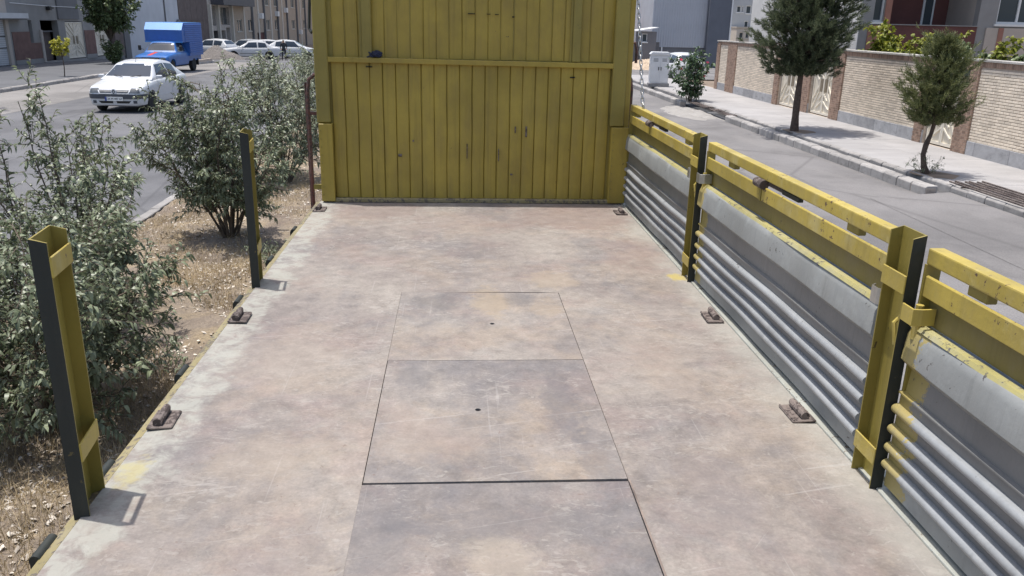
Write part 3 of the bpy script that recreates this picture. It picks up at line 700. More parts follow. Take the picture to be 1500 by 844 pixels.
# wet-yellow paint spot where the post foot meets the deck
# --- chain hanging from the headboard to the first gate
CH = empty('chain', (0, 0, 0)); CH.parent = TR
def link_mesh():
    pts = []; a, b = 0.011, 0.020
    for k in range(17):
        t = 2*math.pi*k/16; pts.append((0, a*math.cos(t), (b if math.sin(t) > 0 else -b)*0.6+a*1.1*math.sin(t)))
    return MB().tube(pts, .0042, 6, caps=False).mesh('link', smooth=60, clean=False)
lm = link_mesh(); lm.materials.append(MAT['zinc'])
p0 = Vector((1.44, 6.42, 2.19)); p1 = Vector((1.405, 6.80, 3.2)); L = (p1-p0).length; nl = int(L/0.037)
q = (p1-p0).to_track_quat('Z', 'Y')
for i in range(nl):
    o = link('link', lm, None, CH); p = p0.lerp(p1, (i+.5)/nl); o.location = p
    o.rotation_mode = 'QUATERNION'; o.rotation_quaternion = q @ Vector((0, 0, 1)).rotation_difference(Vector((0, 0, 1))) @ Matrix.Rotation((i % 2)*math.pi/2+R.uniform(-.3, .3), 3, 'Z').to_quaternion()
build(MB().tube([(1.45, 6.40, 2.15), (1.44, 6.40, 2.21), (1.44, 6.43, 2.225), (1.445, 6.44, 2.19)], .008, 8), 'chain_hook', 'zinc', CH, smooth=40)
# --- running gear under the deck
for x in (-.30, .55): build(MB().box(x-.04, x+.04, -1.0, YF+2.2, 0.86, 1.19), 'chassis_rail', 'chassis_black', TR)
simple('tyre_rubber', (0.022, 0.022, 0.022), 0.9, var=0.3)
tyre = MB().lathe([(.26, -.11), (.44, -.12), (.475, -.08), (.475, .08), (.44, .12), (.26, .11)], axis='x', n=28).mesh('tyre', smooth=35); tyre.materials.append(MAT['tyre_rubber'])
hubm = MB().lathe([(.05, -.06), (.25, -.03), (.262, -.1), (.262, .1), (.25, .03), (.05, .06)], axis='x', n=20).mesh('hub', smooth=35); hubm.materials.append(MAT['rusty_steel'])
for (x, y) in ((-.93, 1.5), (-.66, 1.5), (1.18, 1.5), (.91, 1.5), (-.9, 7.9), (1.15, 7.9)):
    w = link('wheel', tyre, None, TR, (x, y, .475)); link('hub', hubm, None, w)
# --- dark rag stuffed on the cross rail
bm = bmesh.new(); bmesh.ops.create_icosphere(bm, subdivisions=4, radius=1.0)
for v in bm.verts:
    n = v.co.copy(); f = 1+0.22*math.sin(n.x*7+n.z*5)*math.cos(n.y*6)+0.13*math.sin(n.z*13+n.x*9)
    v.co = Vector((n.x*.055*f, n.y*.035*f, (n.z*.036*f) if n.z > -.3 else -.012*f+.004*math.sin(n.x*9)))
me = bpy.data.meshes.new('rag'); bm.to_mesh(me); bm.free(); me.polygons.foreach_set('use_smooth', [True]*len(me.polygons))
o = link('rag', me, 'rag_navy', None, (-.655, YF-.012, 2.528)); tag(o, 'crumpled dark navy rag stuffed on the headboard cross rail', 'rag')
# ================================================================== vegetation
def leaf_mesh(name, pos, dirs, L, Wd, mat, parent, droop=0.25):
    """pos (n,3) leaf bases, dirs (n,3) unit; L lengths (n,), Wd width ratio; six-sided blades with a curl"""
    n = len(pos); d = dirs/np.linalg.norm(dirs, axis=1, keepdims=True)
    r = rng.normal(0, 1, (n, 3)); s = np.cross(d, r); s /= np.linalg.norm(s, axis=1, keepdims=True)
    # blades lie rather flat: bias the blade normal upwards
    up = np.array([0, 0, 1.0]); s2 = np.cross(d, up); ln = np.linalg.norm(s2, axis=1, keepdims=True); s2 = s2/np.maximum(ln, 1e-3)
    s = s2*0.75+s*0.55; s -= d*np.sum(s*d, 1, keepdims=True); s /= np.linalg.norm(s, axis=1, keepdims=True)
    nn = np.cross(s, d); L = L[:, None]; w = L*Wd*rng.uniform(.8, 1.2, (n, 1)); dr = -nn*L*rng.uniform(0, droop, (n, 1))
    dr[:, 2] -= 0.02
    p0 = pos; a = pos+d*L*.33; b = pos+d*L*.68+dr*.45; t = pos+d*L+dr
    f_ = nn*w*0.35
    v = np.stack([p0, a-s*w+f_, a+s*w+f_, b-s*w*.8+f_, b+s*w*.8+f_, t], 1).reshape(-1, 3)
    i = np.arange(n)[:, None]*6
    f = np.concatenate([i+np.array([[0, 2, 1]]), i+np.array([[1, 2, 4]]), i+np.array([[1, 4, 3]]), i+np.array([[3, 4, 5]])])
    o = npmesh(name, v, f, mat, parent); o['kind'] = 'stuff'; return o

def grow(base, n_stems, height, spread, seed, twig_n=12, twig_len=0.4, leaves=12, start=0.15, stem_r=0.014, upright=0.5, lean=(0, 0), sub=2):
    """stems and twigs of a multi-stemmed shrub; returns MB of wood and arrays of leaf seats"""
    r = random.Random(seed); wood = MB(); pos = []; drs = []
    def seat(pts, n, t0=0.2):
        for k in range(n):
            t = t0+(1-t0)*(k+r.random())/n; f = t*(len(pts)-1); i = min(int(f), len(pts)-2)
            p = pts[i].lerp(pts[i+1], f-i); d = (pts[i+1]-pts[i]).normalized()
            a = Vector((r.gauss(0, 1), r.gauss(0, 1), r.gauss(0, 1))); a -= d*a.dot(d)
            if a.length < 1e-3: continue
            pos.append(p); drs.append((d*r.uniform(.3, 1.0)+a.normalized()*r.uniform(.5, 1.0)+Vector((0, 0, r.uniform(-.25, .15)))).normalized())
    def path(p, d, L, n, up, jit):
        pts = [p.copy()]; d = d.normalized()
        for i in range(n):
            d = (d+Vector((r.gauss(0, jit), r.gauss(0, jit), r.gauss(0, jit)+up))).normalized()
            p = p+d*(L/n); pts.append(p.copy())
        return pts
    for s in range(n_stems):
        a = 2*math.pi*(s+r.uniform(-.35, .35))/n_stems; k = r.uniform(.15, 1.0)
        b = Vector(base)+Vector((math.cos(a), math.sin(a), 0))*r.uniform(.02, .10)
        d = Vector((math.cos(a)*spread*k+lean[0], math.sin(a)*spread*k+lean[1], height*r.uniform(.8, 1.0)))
        H = height*r.uniform(.72, 1.02)*(1.0-0.18*k)
        pts = path(b, d, math.hypot(H, spread*k), 8, 0.04*upright, .09)
        rs = [stem_r*(1-.8*i/8) for i in range(9)]; wood.tube(pts, rs, 5, caps=False)
        seat(pts[5:], leaves)
        for q in range(twig_n):
            t = start+(1-start)*(q+r.random())/twig_n; f = t*8; i = min(int(f), 7); p = pts[i].lerp(pts[i+1], f-i)
            o = Vector((p.x-base[0], p.y-base[1], 0)); o = o.normalized() if o.length > .05 else Vector((math.cos(a), math.sin(a), 0))
            d2 = (o*r.uniform(.2, 1.0)+Vector((r.gauss(0, .6), r.gauss(0, .6), r.uniform(-.1, .9)*upright*1.6)))
            tp = path(p, d2, twig_len*r.uniform(.5, 1.1)*(1.15-.45*t), 4, 0.05, .14)
            wood.tube(tp, [stem_r*.35*(1-.7*j/4) for j in range(5)], 3, caps=False)
            seat(tp, leaves, .15)
            for _ in range(sub):
                f = r.uniform(1, 3.5); i = int(f); p3 = tp[i].lerp(tp[i+1], f-i)
                sp = path(p3, (tp[i+1]-tp[i]).normalized()+Vector((r.gauss(0, .6), r.gauss(0, .6), r.gauss(.1, .5))), twig_len*.5*r.uniform(.5, 1), 3, .03, .14)
                wood.tube(sp, [stem_r*.2]*4, 3, caps=False)
                seat(sp, max(3, int(leaves*.6)), .1)
    return wood, np.array([tuple(p) for p in pos]), np.array([tuple(d) for d in drs])

def shrub(name, label, cat, base, lmat, ll, lw, group=None, **k):
    root = empty(name, base); tag(root, label, cat, group)
    wood, p, d = grow((0, 0, 0), **k)
    build(wood, 'stems', 'stem', root, clean=False, smooth=60)
    L = ll*rng.uniform(.6, 1.15, len(p))
    leaf_mesh('crown', p, d, L, lw, lmat, root); return root
GR = 'shrubs along the median'
def med(x, y): return (x, y, median_h(x, y)-.02)
shrub('median_shrub', 'dense dusty green shrub behind the nearest stake post at left', 'shrub', med(-2.78, 5.3), 'dusty_leaf', .06, .185, GR,
      n_stems=17, height=1.55, spread=1.12, seed=3, twig_n=22, twig_len=.5, leaves=16, start=.17, upright=.4, sub=3)
shrub('median_shrub', 'tall loose shrub with long upright sprays in front of the white car', 'shrub', med(-3.48, 7.3), 'dusty_leaf', .068, .175, GR,
      n_stems=16, height=2.25, spread=.75, seed=14, twig_n=14, twig_len=.42, leaves=13, start=.1, upright=.6, sub=3)
shrub('median_shrub', 'round dusty shrub behind the second stake post from the left', 'shrub', med(-2.9, 10.4), 'dusty_leaf', .064, .18, GR,
      n_stems=15, height=2.1, spread=.86, seed=21, twig_n=24, twig_len=.5, leaves=18, start=.2, upright=.42, stem_r=.018, sub=3)
shrub('median_shrub', 'grey-green shrub cut off by the left edge of the picture', 'shrub', med(-3.75, 6.2), 'dusty_leaf', .07, .14, GR,
      n_stems=9, height=1.35, spread=.55, seed=33, twig_n=10, twig_len=.36, leaves=11, start=.1, upright=.6, sub=3)
for i, (x, y, h, lab) in enumerate(((-2.95, 14.2, 2.3, 'dusty shrub standing between the round shrub and the headboard'), (-3.2, 19.5, 2.35, 'far dusty shrub beside the left edge of the headboard'),
        (-3.7, 25.5, 2.25, 'pale far shrub in front of the far parked sedan'), (-3.6, 31.5, 2.3, 'small far shrub at the end of the median near the headboard edge'))):
    shrub('median_shrub', lab, 'shrub', med(x, y), 'dusty_leaf_far', .09, .17, GR, n_stems=12, height=h, spread=1.05, seed=50+i, twig_n=20, twig_len=.52, leaves=13, start=.2, stem_r=.017)
# weeds with thin stalks under the near shrubs
shrub('weed', 'low scrubby weed at the foot of the nearest shrub', 'weed', med(-2.35, 6.1), 'dusty_leaf', .04, .2, None, n_stems=9, height=.32, spread=.3, seed=71, twig_n=4, twig_len=.14, leaves=5, stem_r=.004)
shrub('weed', 'small weed by the foot of the round shrub', 'weed', med(-2.1, 9.2), 'dusty_leaf', .04, .2, None, n_stems=8, height=.3, spread=.3, seed=72, twig_n=4, twig_len=.14, leaves=5, stem_r=.004)

# ---- rose bush on the right pavement
rb = shrub('rose_bush', 'leafy rose bush with pink blooms at the kerb beside the utility cabinet', 'rose bush', (8.55, 30.4, .16), 'rose_leaf', .11, .33, None,
      n_stems=12, height=2.0, spread=.7, seed=81, twig_n=13, twig_len=.42, leaves=8, start=.08, upright=.5)
for i in range(4):
    a = R.uniform(0, 6.28); z = R.uniform(.9, 1.5); rr = .5
    b = MB()
    for k in range(7):
        t = 2*math.pi*k/7; ro = .055
        b.add([(0, 0, -.02), (ro*math.cos(t-.5), ro*math.sin(t-.5), .02), (ro*1.1*math.cos(t), ro*1.1*math.sin(t), .04), (ro*math.cos(t+.5), ro*math.sin(t+.5), .02)], [(0, 1, 2, 3)])
        b.add([(0, 0, 0), (ro*.5*math.cos(t-.5), ro*.5*math.sin(t-.5), .04), (ro*.5*math.cos(t), ro*.5*math.sin(t), .055), (ro*.5*math.cos(t+.5), ro*.5*math.sin(t+.5), .04)], [(0, 1, 2, 3)])
    build(b, 'bloom', 'petal', rb, (rr*math.cos(a), -abs(rr*math.sin(a))-.1, z), (-.8, 0, a), clean=False)

# ---- pines
def pine(label, base, trunk_h, top, rad, seed, shoots, needles, nl, mat, bend=.06, nw=.006, freq=5):
    r = random.Random(seed); root = empty('pine_tree', base); tag(root, label, 'pine tree', 'pine trees on the pavement')
    z0 = trunk_h; pts = []; rs = []; r0 = .052*top/2.6+.012
    for i in range(13):
        t = i/12; pts.append(Vector((bend*math.sin(t*freq+seed), bend*.7*math.cos(t*freq*.8+seed), t*top*.93))); rs.append(r0*(1-.85*t)*(1+r.uniform(-.14, .14))+(.02 if i == 0 else 0))
    pts = [p-Vector((pts[0].x, pts[0].y, 0)) if False else p for p in pts]
    off = Vector((pts[0].x, pts[0].y, 0)); pts = [p-off for p in pts]
    tr = MB().tube(pts, rs, 9)
    build(tr, 'trunk', 'bark', root, smooth=60)
    wood = MB(); SP = []; SD = []; SL = []
    H = top-z0
    def radius(t):    # crown outline: egg, widest a third of the way up
        return rad*max(.06, (1-((t-.32)/.70)**2) if t > .32 else (1-((t-.32)/.42)**2))**.62
    for k in range(shoots):
        t = r.random()**1.1; a = r.uniform(0, 6.283); lump = 1+.28*math.sin(a*3+t*9+seed)+.2*math.sin(a*7-t*13)
        rr = radius(t)*lump*(r.random()**.5)*(1.22 if r.random() < .12 else 1)
        z = z0+t*H; ti = min(.999, z/(top*.93))*12; i = int(ti); c = pts[i].lerp(pts[min(i+1, 12)], ti-i)
        p = Vector((c.x+rr*math.cos(a), c.y+rr*math.sin(a), z))
        o = Vector((math.cos(a), math.sin(a), 0))*(.35+.75*rr/rad)+Vector((r.gauss(0, .22), r.gauss(0, .22), .55+.9*t+r.uniform(-.2, .5)))
        SP.append(p); SD.append(o.normalized()); SL.append(r.uniform(.12, .26)*(1.1 if rr > .7*radius(t) else .8)*(1.9 if r.random() < .09 else 1))
        if k % 6 == 0 and t > .12:
            q = c-Vector((0, 0, .18*H*(rr/rad)*t+.02)); wood.tube([q, q.lerp(p, .55)+Vector((0, 0, -.04)), p], [.013, .009, .004], 4, caps=False)
    build(wood, 'branches', 'bark', root, clean=False)
    SP = np.array([tuple(x) for x in SP]); SD = np.array([tuple(x) for x in SD]); SL = np.array(SL); n = len(SP)
    P = np.repeat(SP, needles, 0); D = np.repeat(SD, needles, 0); LL = np.repeat(SL, needles)
    f = rng.uniform(0, 1, len(P)); base_p = P+D*(LL*f)[:, None]
    rv = rng.normal(0, 1, P.shape); rv -= D*np.sum(rv*D, 1, keepdims=True); rv /= np.linalg.norm(rv, axis=1, keepdims=True)
    nd = D*rng.uniform(.55, 1.3, (len(P), 1))+rv*rng.uniform(.5, .95, (len(P), 1)); nd /= np.linalg.norm(nd, axis=1, keepdims=True)
    ln = nl*rng.uniform(.7, 1.15, (len(P), 1)); side = np.cross(nd, rng.normal(0, 1, P.shape)); side /= np.linalg.norm(side, axis=1, keepdims=True)
    tip = base_p+nd*ln; v = np.stack([base_p-side*nw*.6, base_p+side*nw*.6, tip+side*nw*.35, tip-side*nw*.35], 1).reshape(-1, 3)
    fc = np.arange(len(P))[:, None]*4+np.array([[0, 1, 2, 3]])
    o = npmesh('crown', v, fc, mat, root); o['kind'] = 'stuff'
    return root
pine('tall dark pine with straight trunk on the pavement in front of the cream gates', (8.96, 21.55, .19), 1.42, 4.9, 1.0, 4, 2300, 46, .11, 'pine_needle', .05, .010)
pine('small bright pine with a crooked trunk near the gutter grate at right', (8.97, 15.1, .19), .90, 2.40, .42, 9, 760, 46, .085, 'pine_needle_bright', .07, .007, 13)
# soil pits at the trunks
for (x, y) in ((8.98, 21.5), (9.0, 15.05)):
    m = MB(); n = 18
    vs = [(x+.42*math.cos(2*math.pi*i/n)*R.uniform(.8, 1.1)+.1, y+.5*math.sin(2*math.pi*i/n)*R.uniform(.8, 1.1), .203) for i in range(n)]
    tag(build(m.add(vs, [tuple(range(n))]), 'soil_pit', 'soil', clean=False), kind='structure')
shrub('weed', 'sparse weeds sprouting round the foot of the small pine', 'weed', (9.0, 15.15, .19), 'dusty_leaf', .05, .12, None, n_stems=12, height=.38, spread=.5, seed=91, twig_n=3, twig_len=.14, leaves=4, stem_r=.004)

# ---- street tree and sapling on the left pavement
def street_tree(label, base, h0, top, spread, seed, mat, ll, n, **k):
    root = empty('street_tree', base); tag(root, label, 'tree')
    build(MB().tube([(0, 0, 0), (.03, .02, h0*.5), (0, .03, h0+.2)], [.09 if top > 2 else .025, .075 if top > 2 else .02, .055 if top > 2 else .015], 8), 'trunk', 'bark', root, smooth=60)
    wood, p, d = grow((0, 0, h0), n, top-h0, spread, seed, **k)
    build(wood, 'branches', 'stem', root, clean=False)
    leaf_mesh('crown', p, d, ll*rng.uniform(.6, 1.15, len(p)), .27, mat, root); return root
street_tree('bushy green street tree in front of the cream gates at left', (-19.4, 49.3, .12), 1.35, 4.6, 1.7, 5, 'green_leaf', .19, 20, twig_n=16, twig_len=.8, leaves=11, start=.12, upright=.45, stem_r=.035)
shrub('bush', 'low dark bush at the foot of the street tree at left', 'bush', (-19.1, 48.9, .12), 'green_leaf', .13, .27, None, n_stems=14, height=1.35, spread=.6, seed=6, twig_n=9, twig_len=.35, leaves=8, start=.1)
street_tree('little lime-yellow sapling at the left kerb', (-17.05, 37.9, .13), .85, 1.75, .28, 8, 'lime_leaf', .10, 9, twig_n=7, twig_len=.2, leaves=7, start=.1, stem_r=.008)
street_tree('street tree beside the layby just left of the picture', (-15.3, 25.6, .12), 2.6, 5.6, 1.6, 15, 'green_leaf', .16, 14, twig_n=12, twig_len=.7, leaves=7, start=.12, stem_r=.035)
# ---- creepers and bushes inside the villa garden
for i, (x, y, h, mat, lab) in enumerate(((12.75, 24.0, 2.95, 'vine_leaf', 'yellow-green bush rising above the brick wall beside the tall pine'), (13.5, 23.3, 2.75, 'vine_leaf', 'sparse yellow-green creeper above the middle of the brick wall'),
        (14.0, 22.2, 2.75, 'green_leaf', 'green garden bush above the brick wall behind the small pine'), (14.7, 21.9, 2.7, 'vine_leaf', 'low garden bush above the wall under the villa column'))):
    shrub('garden_bush', lab, 'bush', (x, y, .1), mat, .15, .32, 'garden bushes behind the wall', n_stems=15, height=h, spread=.7, seed=140+i, twig_n=14, twig_len=.5, leaves=9, start=.5)
# ================================================================== vehicles
simple('car_white', (0.56, 0.575, 0.59), 0.22, 0.0, 0.03, 1.5, spec=0.6)
simple('car_white_dull', (0.55, 0.56, 0.57), 0.3, 0.0, 0.05, 1.5, spec=0.5)
simple('car_silver', (0.42, 0.44, 0.46), 0.3, 0.4, 0.05, 1.5)
simple('car_blue', (0.022, 0.115, 0.36), 0.35, 0.0, 0.12, 3.0, spec=0.5)
simple('box_blue', (0.028, 0.12, 0.40), 0.45, 0.0, 0.12, 2.0)
simple('box_blue_light', (0.05, 0.24, 0.60), 0.4, 0.0, 0.10, 2.0)
simple('bumper_grey', (0.055, 0.06, 0.072), 0.6, var=0.15)
simple('rim_grey', (0.22, 0.225, 0.23), 0.4, 0.5)
simple('chrome', (0.6, 0.61, 0.62), 0.2, 0.9, 0.05)
simple('plate_white', (0.72, 0.72, 0.70), 0.5, var=0.05)
simple('plate_blue', (0.03, 0.06, 0.25), 0.5, var=0.05)
simple('ink_black', (0.015, 0.015, 0.015), 0.6)
simple('red_stripe', (0.55, 0.05, 0.03), 0.45)
simple('tail_red', (0.35, 0.02, 0.02), 0.25)
simple('amber', (0.6, 0.2, 0.02), 0.3)
def glassm(name, col, rough=0.06):
    t = NT(name); MAT[name] = t.out(col, rough, spec=0.45)
glassm('car_glass', (0.03, 0.042, 0.06)); glassm('house_glass', (0.06, 0.075, 0.085), 0.08); glassm('lamp_glass', (0.10, 0.11, 0.12), 0.1)
glassm('teal_glass', (0.05, 0.14, 0.15), 0.1)

def loft(sections, cap=True):
    mb = MB(); n = len(sections[0]); vs = [p for s in sections for p in s]
    fs = [(j*n+i, j*n+(i+1) % n, (j+1)*n+(i+1) % n, (j+1)*n+i) for j in range(len(sections)-1) for i in range(n)]
    if cap: fs += [tuple(range(n-1, -1, -1)), tuple(range((len(sections)-1)*n, len(sections)*n))]
    return mb.add(vs, fs)
def interp(st, x):
    for a, b in zip(st, st[1:]):
        if a[0] >= x >= b[0]:
            t = (a[0]-x)/(a[0]-b[0]) if a[0] != b[0] else 0
            return [p+(q-p)*t for p, q in zip(a, b)]
def body_sections(st, n=36):
    secs = []; xs = sorted(set([s[0] for s in st]+list(np.linspace(st[0][0], st[-1][0], n))), reverse=True)
    for x in xs:
        _, w, zb, zs, zt = interp(st, x)
        half = [(0, zt), (.5*w, zt-.004), (.82*w, zt*.8+zs*.2), (.955*w, zt*.25+zs*.75), (w, zs-.05), (w*1.0, (zs+zb)*.55), (w*.985, zb+.16), (w*.95, zb+.05), (w*.82, zb), (0, zb)]
        ring = [(x, y, z) for y, z in half]+[(x, -y, z) for y, z in half[-2:0:-1]]
        secs.append(ring)
    return secs
def house_sections(gh, zbelt, wb, tumble=.36, n=22):
    secs = []; xs = sorted(set([s[0] for s in gh]+list(np.linspace(gh[0][0], gh[-1][0], n))), reverse=True)
    for x in xs:
        _, zr = interp(gh, x); h = max(zr-zbelt, .004); wt = wb-h*tumble
        half = [(0, zr+.012*min(1, h*3)), (wt*.6, zr), (wt*.93, zr-.03*min(1, h*3)), (wt+.004, zr-.09*min(1, h*3)), (wb-h*.25*tumble, zbelt+h*.3), (wb, zbelt-.06)]
        ring = [(x, y, z) for y, z in half]+[(x, -y, z) for y, z in half[::-1] if y > 0]
        secs.append(ring)
    return secs
def boolean_cut(me, cutters):
    o = bpy.data.objects.new('tmp', me); COL.objects.link(o); tmp = [o]
    for c in cutters:
        co = bpy.data.objects.new('cut', c); COL.objects.link(co); tmp.append(co)
        md = o.modifiers.new('b', 'BOOLEAN'); md.operation = 'DIFFERENCE'; md.object = co; md.solver = 'EXACT'
    dg = bpy.context.evaluated_depsgraph_get(); new = bpy.data.meshes.new_from_object(o.evaluated_get(dg))
    for t in tmp: bpy.data.objects.remove(t)
    return new
def decal(bvh, quad, axis, sgn, nu=6, nv=4, off=.006, thick=.02):
    """quad: four (a,b) corners in the plane across axis; projected onto the shell along the axis"""
    pts = []; (a0, b0), (a1, b1), (a2, b2), (a3, b3) = quad
    for j in range(nv+1):
        for i in range(nu+1):
            u, v = i/nu, j/nv
            a = (a0*(1-u)+a1*u)*(1-v)+(a3*(1-u)+a2*u)*v; b = (b0*(1-u)+b1*u)*(1-v)+(b3*(1-u)+b2*u)*v
            o = Vector((sgn*5, a, b)) if axis == 'x' else Vector((a, sgn*5, b)) if axis == 'y' else Vector((a, b, 5))
            d = Vector((-sgn, 0, 0)) if axis == 'x' else Vector((0, -sgn, 0)) if axis == 'y' else Vector((0, 0, -1))
            h = bvh.ray_cast(o, d); pts.append(h[0] if h[0] else None)
    good = [p for p in pts if p]
    if not good: return MB()
    pts = [p if p else min(good, key=lambda q: 0) for p in pts]
    dv = Vector((sgn, 0, 0)) if axis == 'x' else Vector((0, sgn, 0)) if axis == 'y' else Vector((0, 0, 1))
    n = nu+1; N = len(pts); vs = [p+dv*off for p in pts]+[p-dv*thick for p in pts]
    fs = [(j*n+i, j*n+i+1, (j+1)*n+i+1, (j+1)*n+i) for j in range(nv) for i in range(nu)]
    edge = [i for i in range(n)]+[j*n+nu for j in range(1, nv+1)]+[nv*n+i for i in range(nu-1, -1, -1)]+[j*n for j in range(nv-1, 0, -1)]
    fs += [(edge[k], edge[(k+1) % len(edge)], edge[(k+1) % len(edge)]+N, edge[k]+N) for k in range(len(edge))]
    return MB().add(vs, fs)
_wheel = {}
def wheel_meshes(rad, wid):
    key = (rad, wid)
    if key not in _wheel:
        t = MB().lathe([(rad*.62, -wid/2), (rad*.9, -wid/2), (rad, -wid*.36), (rad, wid*.36), (rad*.9, wid/2), (rad*.62, wid/2)], axis='y', n=28).mesh('tyre', smooth=35); t.materials.append(MAT['tyre_rubber'])
        rm = MB().lathe([(rad*.16, wid*.46), (rad*.2, wid*.40), (rad*.56, wid*.34), (rad*.6, wid*.47), (rad*.64, wid*.47), (rad*.64, wid*.1), (0.01, wid*.1)], axis='y', n=24)
        for k in range(7):
            a = 2*math.pi*k/7; c, s = math.cos(a), math.sin(a); p = rad*.38
            rm.add([(c*(p-.05)-s*.02, wid*.44, s*(p-.05)+c*.02), (c*(p+.06)-s*.03, wid*.42, s*(p+.06)+c*.03), (c*(p+.06)+s*.03, wid*.42, s*(p+.06)-c*.03), (c*(p-.05)+s*.02, wid*.44, s*(p-.05)-c*.02)], [(0, 1, 2, 3)])
        r2 = rm.mesh('rim', smooth=35); r2.materials.append(MAT['rim_grey'])
        _wheel[key] = (t, r2)
    return _wheel[key]
def text_mesh(s, size, mat, name, parent, loc, rot):
    cu = bpy.data.curves.new('txt', 'FONT'); cu.body = s; cu.size = size; cu.align_x = 'CENTER'; cu.align_y = 'CENTER'; cu.extrude = .002
    o = bpy.data.objects.new('txt', cu); COL.objects.link(o); dg = bpy.context.evaluated_depsgraph_get()
    me = bpy.data.meshes.new_from_object(o.evaluated_get(dg)); bpy.data.objects.remove(o)
    return link(name, me, mat, parent, loc, rot)

SEDAN_A = dict(   # three-box compact sedan, tall cabin
    st=[(2.13, .56, .34, .56, .58), (2.10, .70, .25, .62, .66), (2.02, .79, .21, .70, .75), (1.85, .835, .2, .765, .83), (1.45, .862, .2, .83, .91), (1.02, .87, .2, .89, .985),
        (.5, .87, .2, .92, .985), (-1.0, .87, .2, .945, 1.0), (-1.5, .868, .2, .96, 1.035), (-1.9, .84, .22, .955, 1.04), (-2.06, .80, .26, .92, 1.01), (-2.11, .74, .32, .82, .90)],
    gh=[(1.12, .96), (.98, 1.03), (.36, 1.405), (.18, 1.455), (-.35, 1.515), (-.85, 1.495), (-1.15, 1.44), (-1.62, 1.16), (-1.82, 1.03)], zbelt=.955, wb=.80, ax=(1.315, -1.315), rad=.305)
SEDAN_B = dict(   # long low three-box saloon
    st=[(2.18, .60, .36, .60, .62), (2.15, .74, .25, .66, .70), (2.0, .80, .2, .71, .77), (1.5, .84, .19, .77, .84), (.95, .85, .19, .82, .90), (.4, .85, .19, .84, .90), (-1.2, .85, .19, .86, .91), (-1.6, .845, .2, .88, .95), (-2.05, .81, .24, .88, .96), (-2.2, .72, .32, .80, .88)],
    gh=[(1.02, .88), (.85, .96), (.18, 1.33), (-.05, 1.385), (-.5, 1.40), (-.95, 1.37), (-1.15, 1.31), (-1.68, .97), (-1.8, .93)], zbelt=.87, wb=.78, ax=(1.30, -1.37), rad=.30)
HATCH = dict(
    st=[(1.85, .56, .34, .58, .6), (1.8, .72, .25, .66, .70), (1.6, .79, .2, .74, .80), (1.2, .82, .2, .82, .90), (.8, .83, .2, .88, .96), (-.9, .83, .2, .93, .98), (-1.5, .82, .21, .96, 1.0), (-1.8, .78, .25, .92, .98), (-1.87, .70, .32, .8, .88)],
    gh=[(1.05, .93), (.9, 1.02), (.35, 1.38), (.15, 1.43), (-.35, 1.48), (-1.0, 1.45), (-1.4, 1.38), (-1.72, 1.08), (-1.80, .97)], zbelt=.93, wb=.76, ax=(1.15, -1.18), rad=.29)

